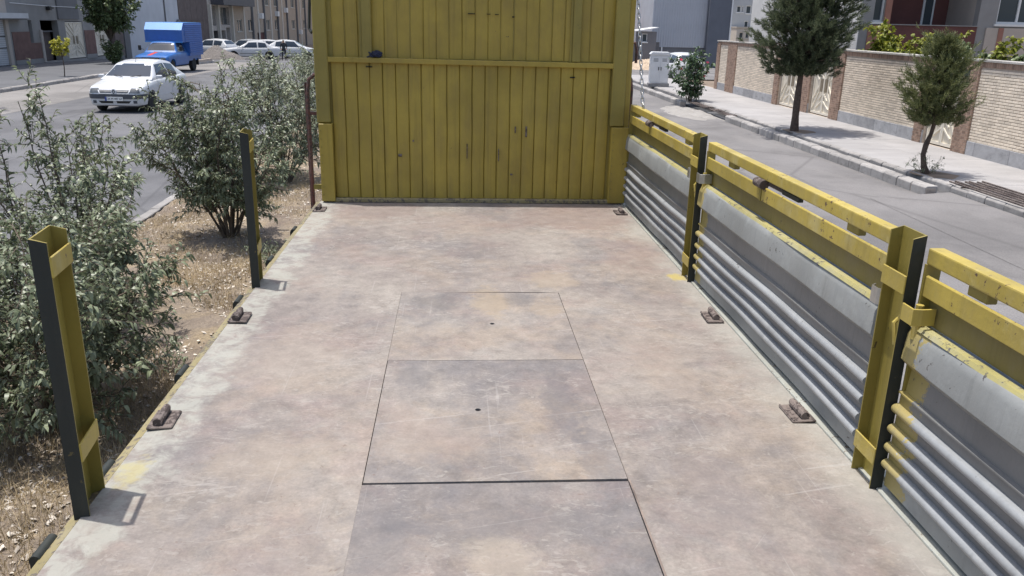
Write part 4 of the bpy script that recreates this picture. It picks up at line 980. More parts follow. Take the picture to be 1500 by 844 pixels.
def make_car(name, label, P, loc, rz, colour, group=None, detail=0, scale=1.0):
    """local +x is the nose"""
    root = empty(name, loc, rz); root.scale = (scale,)*3; tag(root, label, 'car', group)
    me = loft(body_sections(P['st'])).mesh('body')
    cut = []
    for ax in P['ax']:
        cut.append(MB().lathe([(P['rad']*1.16, -2), (P['rad']*1.16, 2)], (ax, 0, P['rad']*1.02), 'y', 32).mesh('cut'))
    me = boolean_cut(me, cut); me.polygons.foreach_set('use_smooth', [True]*len(me.polygons)); me.set_sharp_from_angle(angle=math.radians(38))
    body = link('body', me, colour, root)
    gm = loft(house_sections(P['gh'], P['zbelt'], P['wb'])).mesh('cabin', smooth=40)
    cabin = link('cabin', gm, colour, root)
    bvh = BVHTree.FromPolygons([v.co for v in me.vertices]+[v.co for v in gm.vertices],
        [tuple(p.vertices) for p in me.polygons]+[tuple(i+len(me.vertices) for i in p.vertices) for p in gm.polygons])
    gx = P['gh']; zb = P['zbelt']; wb = P['wb']; zr = max(g[1] for g in gx)
    # windows
    wzb, wzt = gx[1][1]+.02, gx[2][1]+.005
    yb_ = wb-.10; yt_ = wb-.36*(wzt-zb)-.10
    build(decal(bvh, [(-yb_, wzb), (yb_, wzb), (yt_, wzt), (-yt_, wzt)], 'x', 1, 10, 6), 'windshield', 'car_glass', root, smooth=50)
    rzb, rzt = gx[-2][1]+.03, gx[-3][1]-.02
    build(decal(bvh, [(-yb_+.06, gx[-2][1]+.01), (yb_-.06, gx[-2][1]+.01), (yt_, gx[-3][1]-.01), (-yt_, gx[-3][1]-.01)], 'x', -1, 8, 5), 'rear_window', 'car_glass', root, smooth=50)
    xm = (gx[2][0]+gx[-3][0])/2-.05
    zt = zr-.105; zl = zb+.02
    for s in (1, -1):
        build(decal(bvh, [(gx[1][0]-.28, zl), (xm+.05, zl), (xm+.05, zt), (gx[2][0]-.06, zt-.02)], 'y', s, 6, 5), 'side_window', 'car_glass', root, smooth=50)
        build(decal(bvh, [(xm-.04, zl), (gx[-2][0]+.42, zl+.02), (gx[-3][0]+.02, zt-.06), (xm-.04, zt)], 'y', s, 6, 5), 'side_window', 'car_glass', root, smooth=50)
        # door seams, handles, rub strip
        for xd, z0, z1 in ((gx[1][0]-.16, .32, zb-.08), (xm, .32, zb-.03), (gx[-2][0]+.62, .58, zb-.04)):
            build(decal(bvh, [(xd-.006, z0), (xd+.006, z0), (xd+.006, z1), (xd-.006, z1)], 'y', s, 1, 6, .002, .01), 'door_seam', 'bumper_grey', root)
        for xd in (xm+.16, gx[-3][0]+.12):
            build(decal(bvh, [(xd-.07, zb-.15), (xd+.07, zb-.15), (xd+.07, zb-.115), (xd-.07, zb-.115)], 'y', s, 4, 2, .018, .01), 'door_handle', colour, root)
        build(decal(bvh, [(P['ax'][0]-.45, .44), (P['ax'][1]+.45, .44), (P['ax'][1]+.45, .475), (P['ax'][0]-.45, .475)], 'y', s, 10, 1, .008, .01), 'rub_strip', colour if detail else 'bumper_grey', root)
        # mirrors
        mm = MB().prism([(-.06, -.055), (.05, -.045), (.06, .045), (-.06, .065)], 'y', 0, .17)
        mo = build(mm, 'mirror', colour, root, (gx[1][0]-.22, s*(wb+.03) if s > 0 else -(wb+.03)-.17, zb+.07), bevel=.02, seg=2, smooth=50)
        build(MB().box(-.066, -.060, .015, .155, -.04, .05), 'mirror_glass', 'car_glass', mo)
    # wheels
    tm, rm = wheel_meshes(P['rad'], .19)
    for ax in P['ax']:
        for s in (1, -1):
            y = s*(interp(P['st'], ax)[1]-.115)
            w = empty('wheel', (ax, y, P['rad'])); w.parent = root; w.rotation_euler = (0, 0, 0 if s > 0 else math.pi)
            link('tyre', tm, None, w); link('rim', rm, None, w)
    # dark inner arches and floor
    xf, xr = P['st'][0][0], P['st'][-1][0]
    build(MB().box(P['ax'][1]-.40, P['ax'][0]+.40, -.58, .58, .22, .62), 'underbody', 'chassis_black', root)
    # nose
    zf = P['st'][2][3]
    if detail:
        for s in (1, -1):
            build(decal(bvh, [(s*.42, .625), (s*.76, .605), (s*.74, .745), (s*.50, .755)], 'x', 1, 8, 5, .012, .03), 'headlight', 'lamp_glass', root, smooth=50)
            build(decal(bvh, [(s*.70, .615), (s*.745, .61), (s*.735, .70), (s*.70, .71)], 'x', 1, 3, 3, .018, .01), 'indicator', 'amber' if False else 'lamp_glass', root)
            build(decal(bvh, [(s*.56, .30), (s*.67, .30), (s*.67, .385), (s*.56, .385)], 'x', 1, 4, 4, .006, .01), 'fog_lamp', 'bumper_grey', root)
        bump = build(decal(bvh, [(-.80, .44), (.80, .44), (.80, .575), (-.80, .575)], 'x', 1, 20, 3, .035, .03), 'bumper', 'bumper_grey', root, smooth=50)
        for s in (1, -1): build(decal(bvh, [(P['ax'][0]+.30, .44), (2.0, .44), (2.0, .575), (P['ax'][0]+.36, .575)], 'y', s, 6, 3, .02, .02), 'bumper_end', 'bumper_grey', root, smooth=50)
        gr = build(decal(bvh, [(-.42, .60), (.42, .60), (.46, .70), (-.46, .70)], 'x', 1, 10, 3, .016, .03), 'grille', 'bumper_grey', root, smooth=50)
        for zz in (.628, .665): build(decal(bvh, [(-.41, zz-.008), (.41, zz-.008), (.41, zz+.008), (-.41, zz+.008)], 'x', 1, 10, 1, .026, .01), 'grille_bar', 'rim_grey', gr)
        for q in ([(-.43, .588), (.43, .588), (.43, .606), (-.43, .606)], [(.41, .59), (.445, .59), (.50, .70), (.46, .70)], [(-.41, .59), (-.445, .59), (-.50, .70), (-.46, .70)]):
            build(decal(bvh, q, 'x', 1, 8, 2, .028, .01), 'grille_frame', colour, gr)
        h = bvh.ray_cast(Vector((5, 0, .655)), Vector((-1, 0, 0)))[0]
        em = MB().prism([(-.055, .05-.055), (0, -.085), (.055, -.005), (0, .085)], 'x', 0, .018)
        E_ = build(MB().lathe([(.085, .0), (.085, .02), (.07, .028)], (0, 0, 0), 'x', 20), 'badge', colour, gr, (h.x+.02, 0, .655))
        for q in ([(-.045, 0), (-.028, 0), (0, .05), (0, .072)], [(.045, 0), (0, .072), (0, .05), (.028, 0)], [(-.045, 0), (0, -.072), (0, -.05), (-.028, 0)], [(.045, 0), (.028, 0), (0, -.05), (0, -.072)]):
            E_b = build(MB().prism(q, 'x', .026, .038), 'emblem', 'ink_black', gr, (h.x+.02, 0, .655))
        for q in ([(-.42, .30), (-.06, .30), (-.05, .375), (-.50, .375)], [(.06, .30), (.42, .30), (.50, .375), (.05, .375)]):
            build(decal(bvh, q, 'x', 1, 6, 3, .004, .02), 'air_intake', 'ink_black', root)
        hp = bvh.ray_cast(Vector((5, 0, .43)), Vector((-1, 0, 0)))[0]
        pl = build(MB().box(0, .012, -.27, .27, -.06, .06), 'licence_plate', 'plate_white', root, (hp.x+.045, 0, .44))
        build(MB().box(.012, .015, -.27, -.215, -.06, .06), 'plate_band', 'plate_blue', pl)
        text_mesh('24 M 497 67', .088, 'ink_black', 'plate_text', pl, (.016, .03, 0), (math.pi/2, 0, math.pi/2))
        for s in (1, -1):
            build(MB().tube([(gx[0][0]-.05, s*.12, zb+.075), (gx[0][0]-.18, s*.42, zb+.13)], .010, 6), 'wiper', 'ink_black', root)
        build(MB().tube([(.25, 0, zr-.06), (.10, 0, zr+.09)], .006, 5), 'aerial', 'ink_black', root)
    else:
        for s in (1, -1):
            build(decal(bvh, [(s*.42, zf-.15), (s*.70, zf-.15), (s*.70, zf-.04), (s*.42, zf-.04)], 'x', 1, 5, 3, .012, .03), 'headlight', 'lamp_glass', root)
            build(decal(bvh, [(s*.45, zf-.06), (s*.68, zf-.06), (s*.68, zf+.06), (s*.45, zf+.06)], 'x', -1, 5, 3, .012, .03), 'tail_light', 'tail_red', root)
        build(decal(bvh, [(-.38, zf-.14), (.38, zf-.14), (.38, zf-.05), (-.38, zf-.05)], 'x', 1, 6, 2, .008, .03), 'grille', 'ink_black', root)
        build(decal(bvh, [(-.74, .34), (.74, .34), (.74, .45), (-.74, .45)], 'x', 1, 12, 2, .03, .03), 'bumper', 'bumper_grey', root)
        build(decal(bvh, [(-.74, .34), (.74, .34), (.74, .45), (-.74, .45)], 'x', -1, 12, 2, .03, .03), 'bumper', 'bumper_grey', root)
    return root
HEAD = -math.pi/2
make_car('sedan', 'white compact sedan driving towards the truck on the left road', SEDAN_A, (-9.98, 27.3, 0.002), HEAD-.03, 'car_white', detail=1, scale=.95)
make_car('parked_car', 'white saloon seen side-on in front of the tan apartments', SEDAN_B, (-16.35, 68.6, gz(68.6)), math.pi+.30, 'car_white_dull', 'cars parked at the junction')
make_car('parked_car', 'white sedan at right of the far row, behind the standing person', SEDAN_A, (-13.55, 70.8, gz(70.8)), math.pi*.03, 'car_white_dull', 'cars parked at the junction')
make_car('parked_car', 'white hatchback half hidden behind the gravel heap', HATCH, (-19.9, 71.0, gz(71)), math.pi-.35, 'car_white_dull', 'cars parked at the junction')
make_car('parked_car', 'silver car showing between the hatchback and the saloon', HATCH, (-18.3, 75.2, gz(75.2)), math.pi-.2, 'car_silver', 'cars parked at the junction')
make_car('parked_car', 'white car whose roof shows just behind the side-on saloon', HATCH, (-15.6, 73.6, gz(73.6)), .1, 'car_white_dull', 'cars parked at the junction')
make_car('parked_car', 'white car partly hidden behind the rose bush on the right', HATCH, (11.75, 44.6, .0), math.pi/2+.1, 'car_white_dull', None)

# ---- blue box pickup
def pickup():
    root = empty('box_pickup', (-14.72, 44.0, 0.002), HEAD-.02); tag(root, 'blue pickup with a tall blue cargo box parked by the left kerb', 'pickup truck')
    st = [(2.02, .55, .42, .70, .72), (1.98, .74, .40, .80, .84), (1.80, .80, .38, .86, .92), (1.2, .83, .36, .92, .99), (.62, .84, .36, .97, 1.03), (-.9, .84, .36, .99, 1.03), (-1.0, .84, .36, .99, 1.02)]
    me = loft(body_sections(st)).mesh('body')
    cut = [MB().lathe([(.39, -2), (.39, 2)], (1.28, 0, .36), 'y', 28).mesh('cut')]
    me = boolean_cut(me, cut); me.polygons.foreach_set('use_smooth', [True]*len(me.polygons)); me.set_sharp_from_angle(angle=math.radians(38))
    link('body', me, 'car_blue', root)
    gh = [(.66, 1.02), (.55, 1.10), (.20, 1.48), (.05, 1.53), (-.5, 1.55), (-.82, 1.53), (-.95, 1.10)]
    gm = loft(house_sections(gh, 1.0, .78)).mesh('cabin', smooth=40); link('cabin', gm, 'car_blue', root)
    bvh = BVHTree.FromPolygons([v.co for v in me.vertices]+[v.co for v in gm.vertices], [tuple(p.vertices) for p in me.polygons]+[tuple(i+len(me.vertices) for i in p.vertices) for p in gm.polygons])
    build(decal(bvh, [(-.68, 1.10), (.68, 1.10), (.57, 1.45), (-.57, 1.45)], 'x', 1, 8, 5), 'windshield', 'car_glass', root, smooth=50)
    for s in (1, -1):
        build(decal(bvh, [(.36, 1.05), (-.72, 1.05), (-.70, 1.44), (.12, 1.44)], 'y', s, 6, 4), 'side_window', 'car_glass', root, smooth=50)
        build(decal(bvh, [(s*.48, .66), (s*.70, .66), (s*.70, .82), (s*.48, .82)], 'x', 1, 5, 4, .02, .03), 'headlight', 'lamp_glass', root)
        build(MB().tube([(.55, s*.80, 1.12), (.60, s*1.0, 1.2)], .012, 6), 'mirror_arm', 'ink_black', root)
        build(MB().box(.56, .62, s*1.0-.07, s*1.0+.07, 1.10, 1.34), 'mirror', 'ink_black', root, bevel=.012)
    build(decal(bvh, [(-.42, .62), (.42, .62), (.42, .82), (-.42, .82)], 'x', 1, 6, 3, .012, .03), 'grille', 'ink_black', root)
    build(MB().box(1.98, 2.12, -.82, .82, .44, .60), 'bumper', 'chrome', root, bevel=.03, seg=2)
    # stripe over the bonnet
    build(decal(bvh, [(1.85, -.22), (.72, -.22), (.72, -.02), (1.85, -.02)], 'z', 1, 10, 2, .004, .01), 'bonnet_stripe', 'red_stripe', root)
    # load frame and box
    build(MB().box(-3.1, -.98, -.80, .80, .55, .82), 'load_frame', 'car_blue', root)
    X0, X1, Wd = -3.15, -.03, .92; z0, z1, zt = .80, 2.30, 2.42
    build(MB().box(X0, X1-.95, -Wd, Wd, z0, 2.02), 'cargo_box', 'box_blue', root)
    lu = MB().prism([(X0, 1.48), (X1, 1.48), (X1+.02, 2.06), (X1-.32, zt), (X0, zt)], 'y', -Wd-.004, Wd+.004)
    lt = build(lu, 'luton_front', 'box_blue', root, bevel=.015)
    build(MB().add([(X1+.024, -Wd, 2.075), (X1+.024, Wd, 2.075), (X1-.30, Wd, zt+.006), (X1-.30, -Wd, zt+.006)], [(0, 1, 2, 3)]), 'sloped_panel', 'box_blue_light', lt, clean=False)
    build(MB().box(X0, X1-.32, -Wd, Wd, zt+.002, zt+.012), 'roof_sheet', 'box_blue_light', lt)
    build(MB().box(X1+.006, X1+.03, -Wd-.01, Wd+.01, 1.47, 1.53), 'front_lip', 'box_blue_light', lt)
    nsl = 15
    for s in (1, -1):
        for k in range(nsl):
            z = .92+k*.098
            build(MB().prism([(s*(Wd+.004), z), (s*(Wd+.03), z+.012), (s*(Wd+.03), z+.055), (s*(Wd+.004), z+.075)], 'x', X0+.04, (X1-.98) if z < 1.46 else X1-.36), 'slat', 'box_blue', root)
    tm, rm = wheel_meshes(.34, .2)
    for (x, s) in ((1.28, 1), (1.28, -1), (-1.9, 1), (-1.9, -1)):
        w = empty('wheel', (x, s*.70, .34)); w.parent = root; w.rotation_euler = (0, 0, 0 if s > 0 else math.pi); link('tyre', tm, None, w); link('rim', rm, None, w)
    build(MB().box(-2.9, 1.9, -.5, .5, .3, .56), 'underbody', 'chassis_black', root)
    for s in (1, -1): build(MB().box(-2.45, -2.42, s*.55, s*.86, .28, .62), 'mud_flap', 'ink_black', root)
    build(MB().box(.95, .97, -.2, .25, 1.02, 1.06), 'paper', 'plate_white', root)
pickup()

# ---- gravel heap and person at the junction
def heap(name, label, c, rx, ry, h, mat, seed):
    r = np.random.default_rng(seed); n = 48
    X, Y = np.meshgrid(np.linspace(-1.15, 1.15, n), np.linspace(-1.15, 1.15, n)); q = np.clip(1-np.sqrt(X**2+Y**2), 0, 1)
    Z = h*q**.9*(1+.18*np.sin(X*5+seed)*np.cos(Y*4))+r.normal(0, .03, X.shape)*(q > 0)*h-.05*(q <= 0)
    v = np.stack([X.ravel()*rx, Y.ravel()*ry, Z.ravel()], 1); i = np.arange(n*n).reshape(n, n)
    f = np.stack([i[:-1, :-1].ravel(), i[:-1, 1:].ravel(), i[1:, 1:].ravel(), i[1:, :-1].ravel()], 1)
    o = npmesh(name, v, f, mat); o.location = c; tag(o, label, 'heap'); return o
simple('gravel', (0.16, 0.145, 0.135), .95, var=.45, scale=18, bump=.9, bscale=30)
simple('sand', (0.42, 0.33, 0.24), .95, var=.3, scale=6, bump=.6, bscale=20)
heap('gravel_heap', 'dark gravel heap in front of the parked hatchback', (-18.3, 66.8, gz(66.8)), 1.9, 1.5, 1.0, 'gravel', 3)
heap('sand_heap', 'tan sand heap below the dark boundary wall at right', (14.2, 61.5, gz(61.5)-.1), 2.3, 2.0, 1.1, 'sand', 5)
def person():
    root = empty('person', (-13.25, 66.2, gz(66.2)), .3); tag(root, 'person in dark top and trousers standing by the far parked cars', 'person'); root.scale = (.9, .9, .9)
    J = dict(pel=(0, 0, .92), sp=(0, -.01, 1.12), ch=(0, 0, 1.34), nk=(0, 0, 1.48), hd=(0, -.02, 1.58), top=(0, -.01, 1.70),
        hl=(.10, 0, .88), kl=(.12, -.03, .48), al=(.12, .02, .08), fl=(.13, -.14, .03), hr=(-.10, 0, .88), kr=(-.13, -.02, .48), ar=(-.16, .03, .08), fr=(-.17, -.13, .03),
        sl=(.19, 0, 1.40), el=(.26, .02, 1.12), wl=(.20, -.14, .93), gl=(.18, -.20, .88), sr=(-.19, 0, 1.40), er=(-.27, .03, 1.12), wr=(-.22, -.12, .92), gr=(-.20, -.18, .87))
    K = list(J); E = [('pel', 'sp'), ('sp', 'ch'), ('ch', 'nk'), ('nk', 'hd'), ('hd', 'top'), ('pel', 'hl'), ('hl', 'kl'), ('kl', 'al'), ('al', 'fl'), ('pel', 'hr'), ('hr', 'kr'), ('kr', 'ar'), ('ar', 'fr'),
        ('ch', 'sl'), ('sl', 'el'), ('el', 'wl'), ('wl', 'gl'), ('ch', 'sr'), ('sr', 'er'), ('er', 'wr'), ('wr', 'gr')]
    rad = dict(pel=.145, sp=.13, ch=.15, nk=.06, hd=.092, top=.075, hl=.10, kl=.065, al=.045, fl=.04, hr=.10, kr=.065, ar=.045, fr=.04, sl=.075, el=.048, wl=.034, gl=.036, sr=.075, er=.048, wr=.034, gr=.036)
    me = bpy.data.meshes.new('body'); me.from_pydata([J[k] for k in K], [(K.index(a), K.index(b)) for a, b in E], [])
    o = bpy.data.objects.new('body', me); COL.objects.link(o); md = o.modifiers.new('s', 'SKIN')
    for i, k in enumerate(K):
        sv = me.skin_vertices[0].data[i]; sv.radius = (rad[k], rad[k]*(.75 if k in ('pel', 'sp', 'ch') else 1)); sv.use_root = (k == 'pel')
    ss = o.modifiers.new('u', 'SUBSURF'); ss.levels = 1
    dg = bpy.context.evaluated_depsgraph_get(); nm = bpy.data.meshes.new_from_object(o.evaluated_get(dg)); bpy.data.objects.remove(o)
    for n_, c in (('shirt_dark', (.03, .032, .04)), ('trouser_dark', (.025, .027, .033)), ('skin', (.36, .21, .14)), ('hair_dark', (.012, .01, .009))):
        simple(n_, c, .8); nm.materials.append(MAT[n_])
    for p in nm.polygons:
        z = p.center.z; x = abs(p.center.x); p.use_smooth = True
        p.material_index = 3 if z > 1.62 or (z > 1.53 and p.center.y > .03) else 2 if z > 1.47 else 2 if (x > .15 and .80 < z < .97 and p.center.y < -.1) else 0 if z > .93 else 1
    link('body', nm, None, root)
person()
# ================================================================== walls and buildings
simple('render_grey', (0.27, 0.262, 0.25), .9, var=.12, scale=1.2, bump=.3, bscale=30)
simple('render_dark', (0.155, 0.155, 0.158), .9, var=.12, scale=1.2)
simple('red_cladding', (0.17, 0.10, 0.085), .85, var=.2, scale=3)
simple('pale_render', (0.50, 0.52, 0.55), .9, var=.10, scale=.7)
simple('brown_cladding', (0.125, 0.098, 0.09), .85, var=.2, scale=2)
simple('tan_brick', (0.40, 0.325, 0.25), .9, var=.12, scale=1.5, bump=.3, bscale=25)
simple('stone_edge', (0.42, 0.38, 0.34), .85)
simple('cream_paint', (0.66, 0.60, 0.49), .55, var=.12, scale=2.5)
simple('cream_relief', (0.72, 0.67, 0.57), .5, var=.1, scale=2.5)
simple('cream_groove', (0.36, 0.31, 0.24), .6, var=.15)
simple('shutter_white', (0.52, 0.53, 0.54), .5, var=.1, scale=2)
simple('dark_void', (0.03, 0.03, 0.032), .9)
simple('sign_dark', (0.075, 0.075, 0.085), .6)
simple('frame_white', (0.70, 0.70, 0.69), .5, var=.05)
simple('maroon', (0.135, 0.052, 0.045), .8, var=.15, scale=2)
simple('villa_beige', (0.46, 0.40, 0.345), .9, var=.08, scale=2)
simple('villa_grey', (0.27, 0.262, 0.255), .9, var=.1, scale=2)
simple('villa_light', (0.56, 0.55, 0.53), .9, var=.08, scale=2)
simple('villa_terracotta', (0.32, 0.155, 0.115), .9, var=.12, scale=2)
simple('metal_sheet', (0.46, 0.475, 0.51), .55, .1, .08, 1.0)
simple('slate_sheet', (0.115, 0.125, 0.15), .7, 0, .1, 1.0)
simple('low_wall', (0.165, 0.165, 0.175), .9, var=.15, scale=1)
simple('far_cream', (0.55, 0.51, 0.44), .9, var=.06)
simple('far_grey', (0.37, 0.385, 0.40), .9, var=.06, scale=1)
simple('far_slate', (0.17, 0.19, 0.22), .9, var=.1)
simple('cabinet_white', (0.60, 0.615, 0.63), .5, var=.08, scale=3)
simple('cabinet_base', (0.24, 0.235, 0.235), .9, var=.15, scale=5)

class Face:
    """a vertical facade: u runs along it, z up, d outward"""
    def __init__(s, kind, c): s.kind = kind; s.c = c
    def P(s, u, z, d):
        return {'+x': (s.c+d, u, z), '-x': (s.c-d, u, z), '-y': (u, s.c-d, z)}[s.kind]
    def slab(s, mb, u0, u1, z0, z1, d0, d1, mi=0):
        c = [s.P(u, z, d) for d in (d0, d1) for u, z in ((u0, z0), (u1, z0), (u1, z1), (u0, z1))]
        return mb.add(c, [(0, 1, 2, 3), (4, 5, 6, 7), (0, 1, 5, 4), (1, 2, 6, 5), (2, 3, 7, 6), (3, 0, 4, 7)], mi)
    def wall(s, u0, u1, z0, z1, holes, depth=.2):
        """sheet with openings and reveals"""
        us = sorted(set([u0, u1]+[h[0] for h in holes]+[h[1] for h in holes])); zs = sorted(set([z0, z1]+[h[2] for h in holes]+[h[3] for h in holes]))
        us = [u for u in us if u0 <= u <= u1]; zs = [z for z in zs if z0 <= z <= z1]; mb = MB()
        for a, b in zip(us, us[1:]):
            for c, d in zip(zs, zs[1:]):
                m_, n_ = (a+b)/2, (c+d)/2
                if any(h[0] < m_ < h[1] and h[2] < n_ < h[3] for h in holes): continue
                mb.add([s.P(a, c, 0), s.P(b, c, 0), s.P(b, d, 0), s.P(a, d, 0)], [(0, 1, 2, 3)])
        for (a, b, c, d) in holes:
            for (p, q) in (((a, c), (b, c)), ((b, c), (b, d)), ((b, d), (a, d)), ((a, d), (a, c))):
                mb.add([s.P(*p, 0), s.P(*q, 0), s.P(*q, -depth), s.P(*p, -depth)], [(0, 1, 2, 3)])
        return mb
    def shell(s, mb, u0, u1, z0, z1, depth, top=True):
        """sides, roof and back so that the building has volume"""
        a, b, c, d = s.P(u0, z0, 0), s.P(u1, z0, 0), s.P(u1, z0, -depth), s.P(u0, z0, -depth)
        A, B, C_, D = s.P(u0, z1, 0), s.P(u1, z1, 0), s.P(u1, z1, -depth), s.P(u0, z1, -depth)
        return mb.add([a, b, c, d, A, B, C_, D], [(1, 2, 6, 5), (2, 3, 7, 6), (3, 0, 4, 7), (4, 5, 6, 7)])
def building(name, label, face, u0, u1, z0, z1, depth, holes, mat, cat='building', hd=.2, group=None):
    root = empty(name, face.P((u0+u1)/2, z0, 0)); tag(root, label, cat, group)
    off = Vector(root.location)
    mb = face.wall(u0, u1, z0, z1, holes, hd); face.shell(mb, u0, u1, z0, z1, depth)
    def part(m, nm, mt, parent=None, **k):
        if parent is None: m.v = [(v[0]-off.x, v[1]-off.y, v[2]-off.z) for v in m.v]; return build(m, nm, mt, root, **k)
        m.v = [(v[0]-off.x, v[1]-off.y, v[2]-off.z) for v in m.v]; return build(m, nm, mt, parent, **k)
    part(mb, 'wall', mat, clean=False)
    return root, part
def window(face, part, u0, u1, z0, z1, d=-.1, frame='frame_white', glass='house_glass', mull=1, sill=True, fw=.05):
    g = part(face.slab(MB(), u0, u1, z0, z1, d-.02, d), 'window', glass)
    m = MB()
    for (a, b, c, e) in ((u0, u0+fw, z0, z1), (u1-fw, u1, z0, z1), (u0+fw, u1-fw, z0, z0+fw), (u0+fw, u1-fw, z1-fw, z1)): face.slab(m, a, b, c, e, d, d+.05)
    for k in range(mull):
        u = u0+(u1-u0)*(k+1)/(mull+1); face.slab(m, u-fw/2, u+fw/2, z0+fw, z1-fw, d, d+.045)
    part(m, 'frame', frame, g)
    if sill: part(face.slab(MB(), u0-.06, u1+.06, z0-.07, z0, -.05, .06), 'sill', frame, g)

# ---------------- right: brick garden wall
WX = 11.37; FW = Face('-x', WX)
openings = [(27.45, 29.15, .2, 2.03), (24.85, 26.45, .2, 2.03), (18.28, 19.55, .2, 2.03)]
GW = empty('garden_wall', (WX, 26, .2)); tag(GW, 'cream brick garden wall with brown pillars along the right pavement', 'wall'); go = Vector(GW.location)
def gpart(m, nm, mt, parent=None, **k):
    m.v = [(v[0]-go.x, v[1]-go.y, v[2]-go.z) for v in m.v]; return build(m, nm, mt, parent or GW, **k)
Y0, Y1, ZT = 9.0, 36.6, 2.20
core = FW.wall(Y0, Y1, .0, ZT, openings, .22); FW.shell(core, Y0, Y1, .0, ZT, .24); gpart(core, 'wall_core', 'mortar', clean=False)
pil = [(36.2, 36.6), (34.0, 35.1), (29.15, 29.6), (26.47, 27.42), (24.2, 24.83), (17.7, 18.26), (19.57, 19.95)]
# plinth stones
solid = []
ed = sorted([Y0, Y1]+[v for o in openings for v in o[:2]])
for a, b in zip(ed[::2], ed[1::2]): solid.append((a, b))
for a, b in solid:
    y = a
    while y < b-.05:
        e = min(b, y+1.2); gpart(FW.slab(MB(), y+.004, e-.004, .15, .50+R.uniform(-.004, .004), -.01, .035), 'plinth_stone', 'plinth_stone', bevel=.004); y = e
# coping stones
y = Y0
while y < Y1-.1:
    e = min(Y1+.06, y+1.0); gpart(FW.slab(MB(), y+.003, e-.003, ZT, ZT+.045, -.28, .06), 'coping_stone', 'coping_stone', bevel=.004); y = e
# soldier course below the coping, brick fields: real bricks with recessed joints
BL, BH, JT = .20, .046, .016
field = MB(); dark = MB(); near = []
segs = []
for a, b in solid:
    cuts = sorted([p for p in pil if p[0] < b and p[1] > a]); u = a
    for p in cuts:
        if p[0]-u > .03: segs.append((u, p[0]-.003))
        u = max(u, p[1]+.003)
    if b-u > .03: segs.append((u, b))
nrow = 0; z = .505
while z+BH < ZT-.12:
    off = (nrow % 2)*(BL+.005)/2
    for a, b in segs:
        u = a-off
        while u < b:
            s, e = max(u, a)+.001, min(u+BL, b)-.001
            if e-s > .02:
                pr = .013+R.uniform(0, .0012)
                if abs((e-s)-(BL-.002)) < .004 and 15.85 < s < 19.0: near.append((s, z, pr))
                else:
                    c = [FW.P(q, w, d) for d, qs in ((-.01, 0), (pr, .002)) for q, w in ((s+qs, z+qs), (e-qs, z+qs), (e-qs, z+BH-qs), (s+qs, z+BH-qs))]
                    field.add(c, [(4, 5, 6, 7), (0, 1, 5, 4), (1, 2, 6, 5), (2, 3, 7, 6), (3, 0, 4, 7)])
            u += BL+.005
    z += BH+JT; nrow += 1
# the nearest bricks that show largest are single pieces
bm_ = MB().box(-.01, .01, 0, BL-.002, 0, BH).mesh('brick', bevel=.002); bm_.materials.append(MAT['cream_brick'])
near.sort(key=lambda t: t[0])
for (s, z_, pr) in near[:300]:
    link('brick', bm_, None, GW, (WX-pr+.01-go.x, s-go.y, z_-go.z), (R.uniform(-.006, .006), 0, R.uniform(-.006, .006)))
for (s, z_, pr) in near[300:]:
    c = [FW.P(q, w, d) for d, qs in ((-.01, 0), (pr, .002)) for q, w in ((s+qs, z_+qs), (s+BL-qs, z_+qs), (s+BL-qs, z_+BH-qs), (s+qs, z_+BH-qs))]
    field.add(c, [(4, 5, 6, 7), (0, 1, 5, 4), (1, 2, 6, 5), (2, 3, 7, 6), (3, 0, 4, 7)])
gpart(field, 'brickwork', 'cream_brick')['kind'] = 'stuff'
sol = MB()
for a, b in [(Y0, Y1)]:
    u = a
    while u < b-.03:
        FW.slab(sol, u+.004, u+.058, ZT-.112, ZT-.004, -.01, .022+R.uniform(0, .004)); u += .063
gpart(sol, 'soldier_course', 'brown_brick')['kind'] = 'stuff'
for (a, b) in pil:
    m = MB(); z = .14; k = 0
    while z < ZT-.13:
        w = .105; o_ = (k % 2)*w/2; u = a-o_
        while u < b:
            s, e = max(u, a), min(u+w, b)
            if e-s > .02: FW.slab(m, s+.003, e-.003, z+.003, z+.057, -.01, .052+R.uniform(0, .004))
            u += w
        z += .062; k += 1
    p = gpart(m, 'pillar', 'brown_brick'); p['kind'] = 'stuff'
    gpart(FW.slab(MB(), a+.004, b-.004, .1, ZT-.12, -.02, .047), 'pillar_core', 'mortar')
gpart(FW.slab(MB(), 18.02, 18.20, 1.86, 2.0, .056, .07), 'number_plate', 'house_glass')

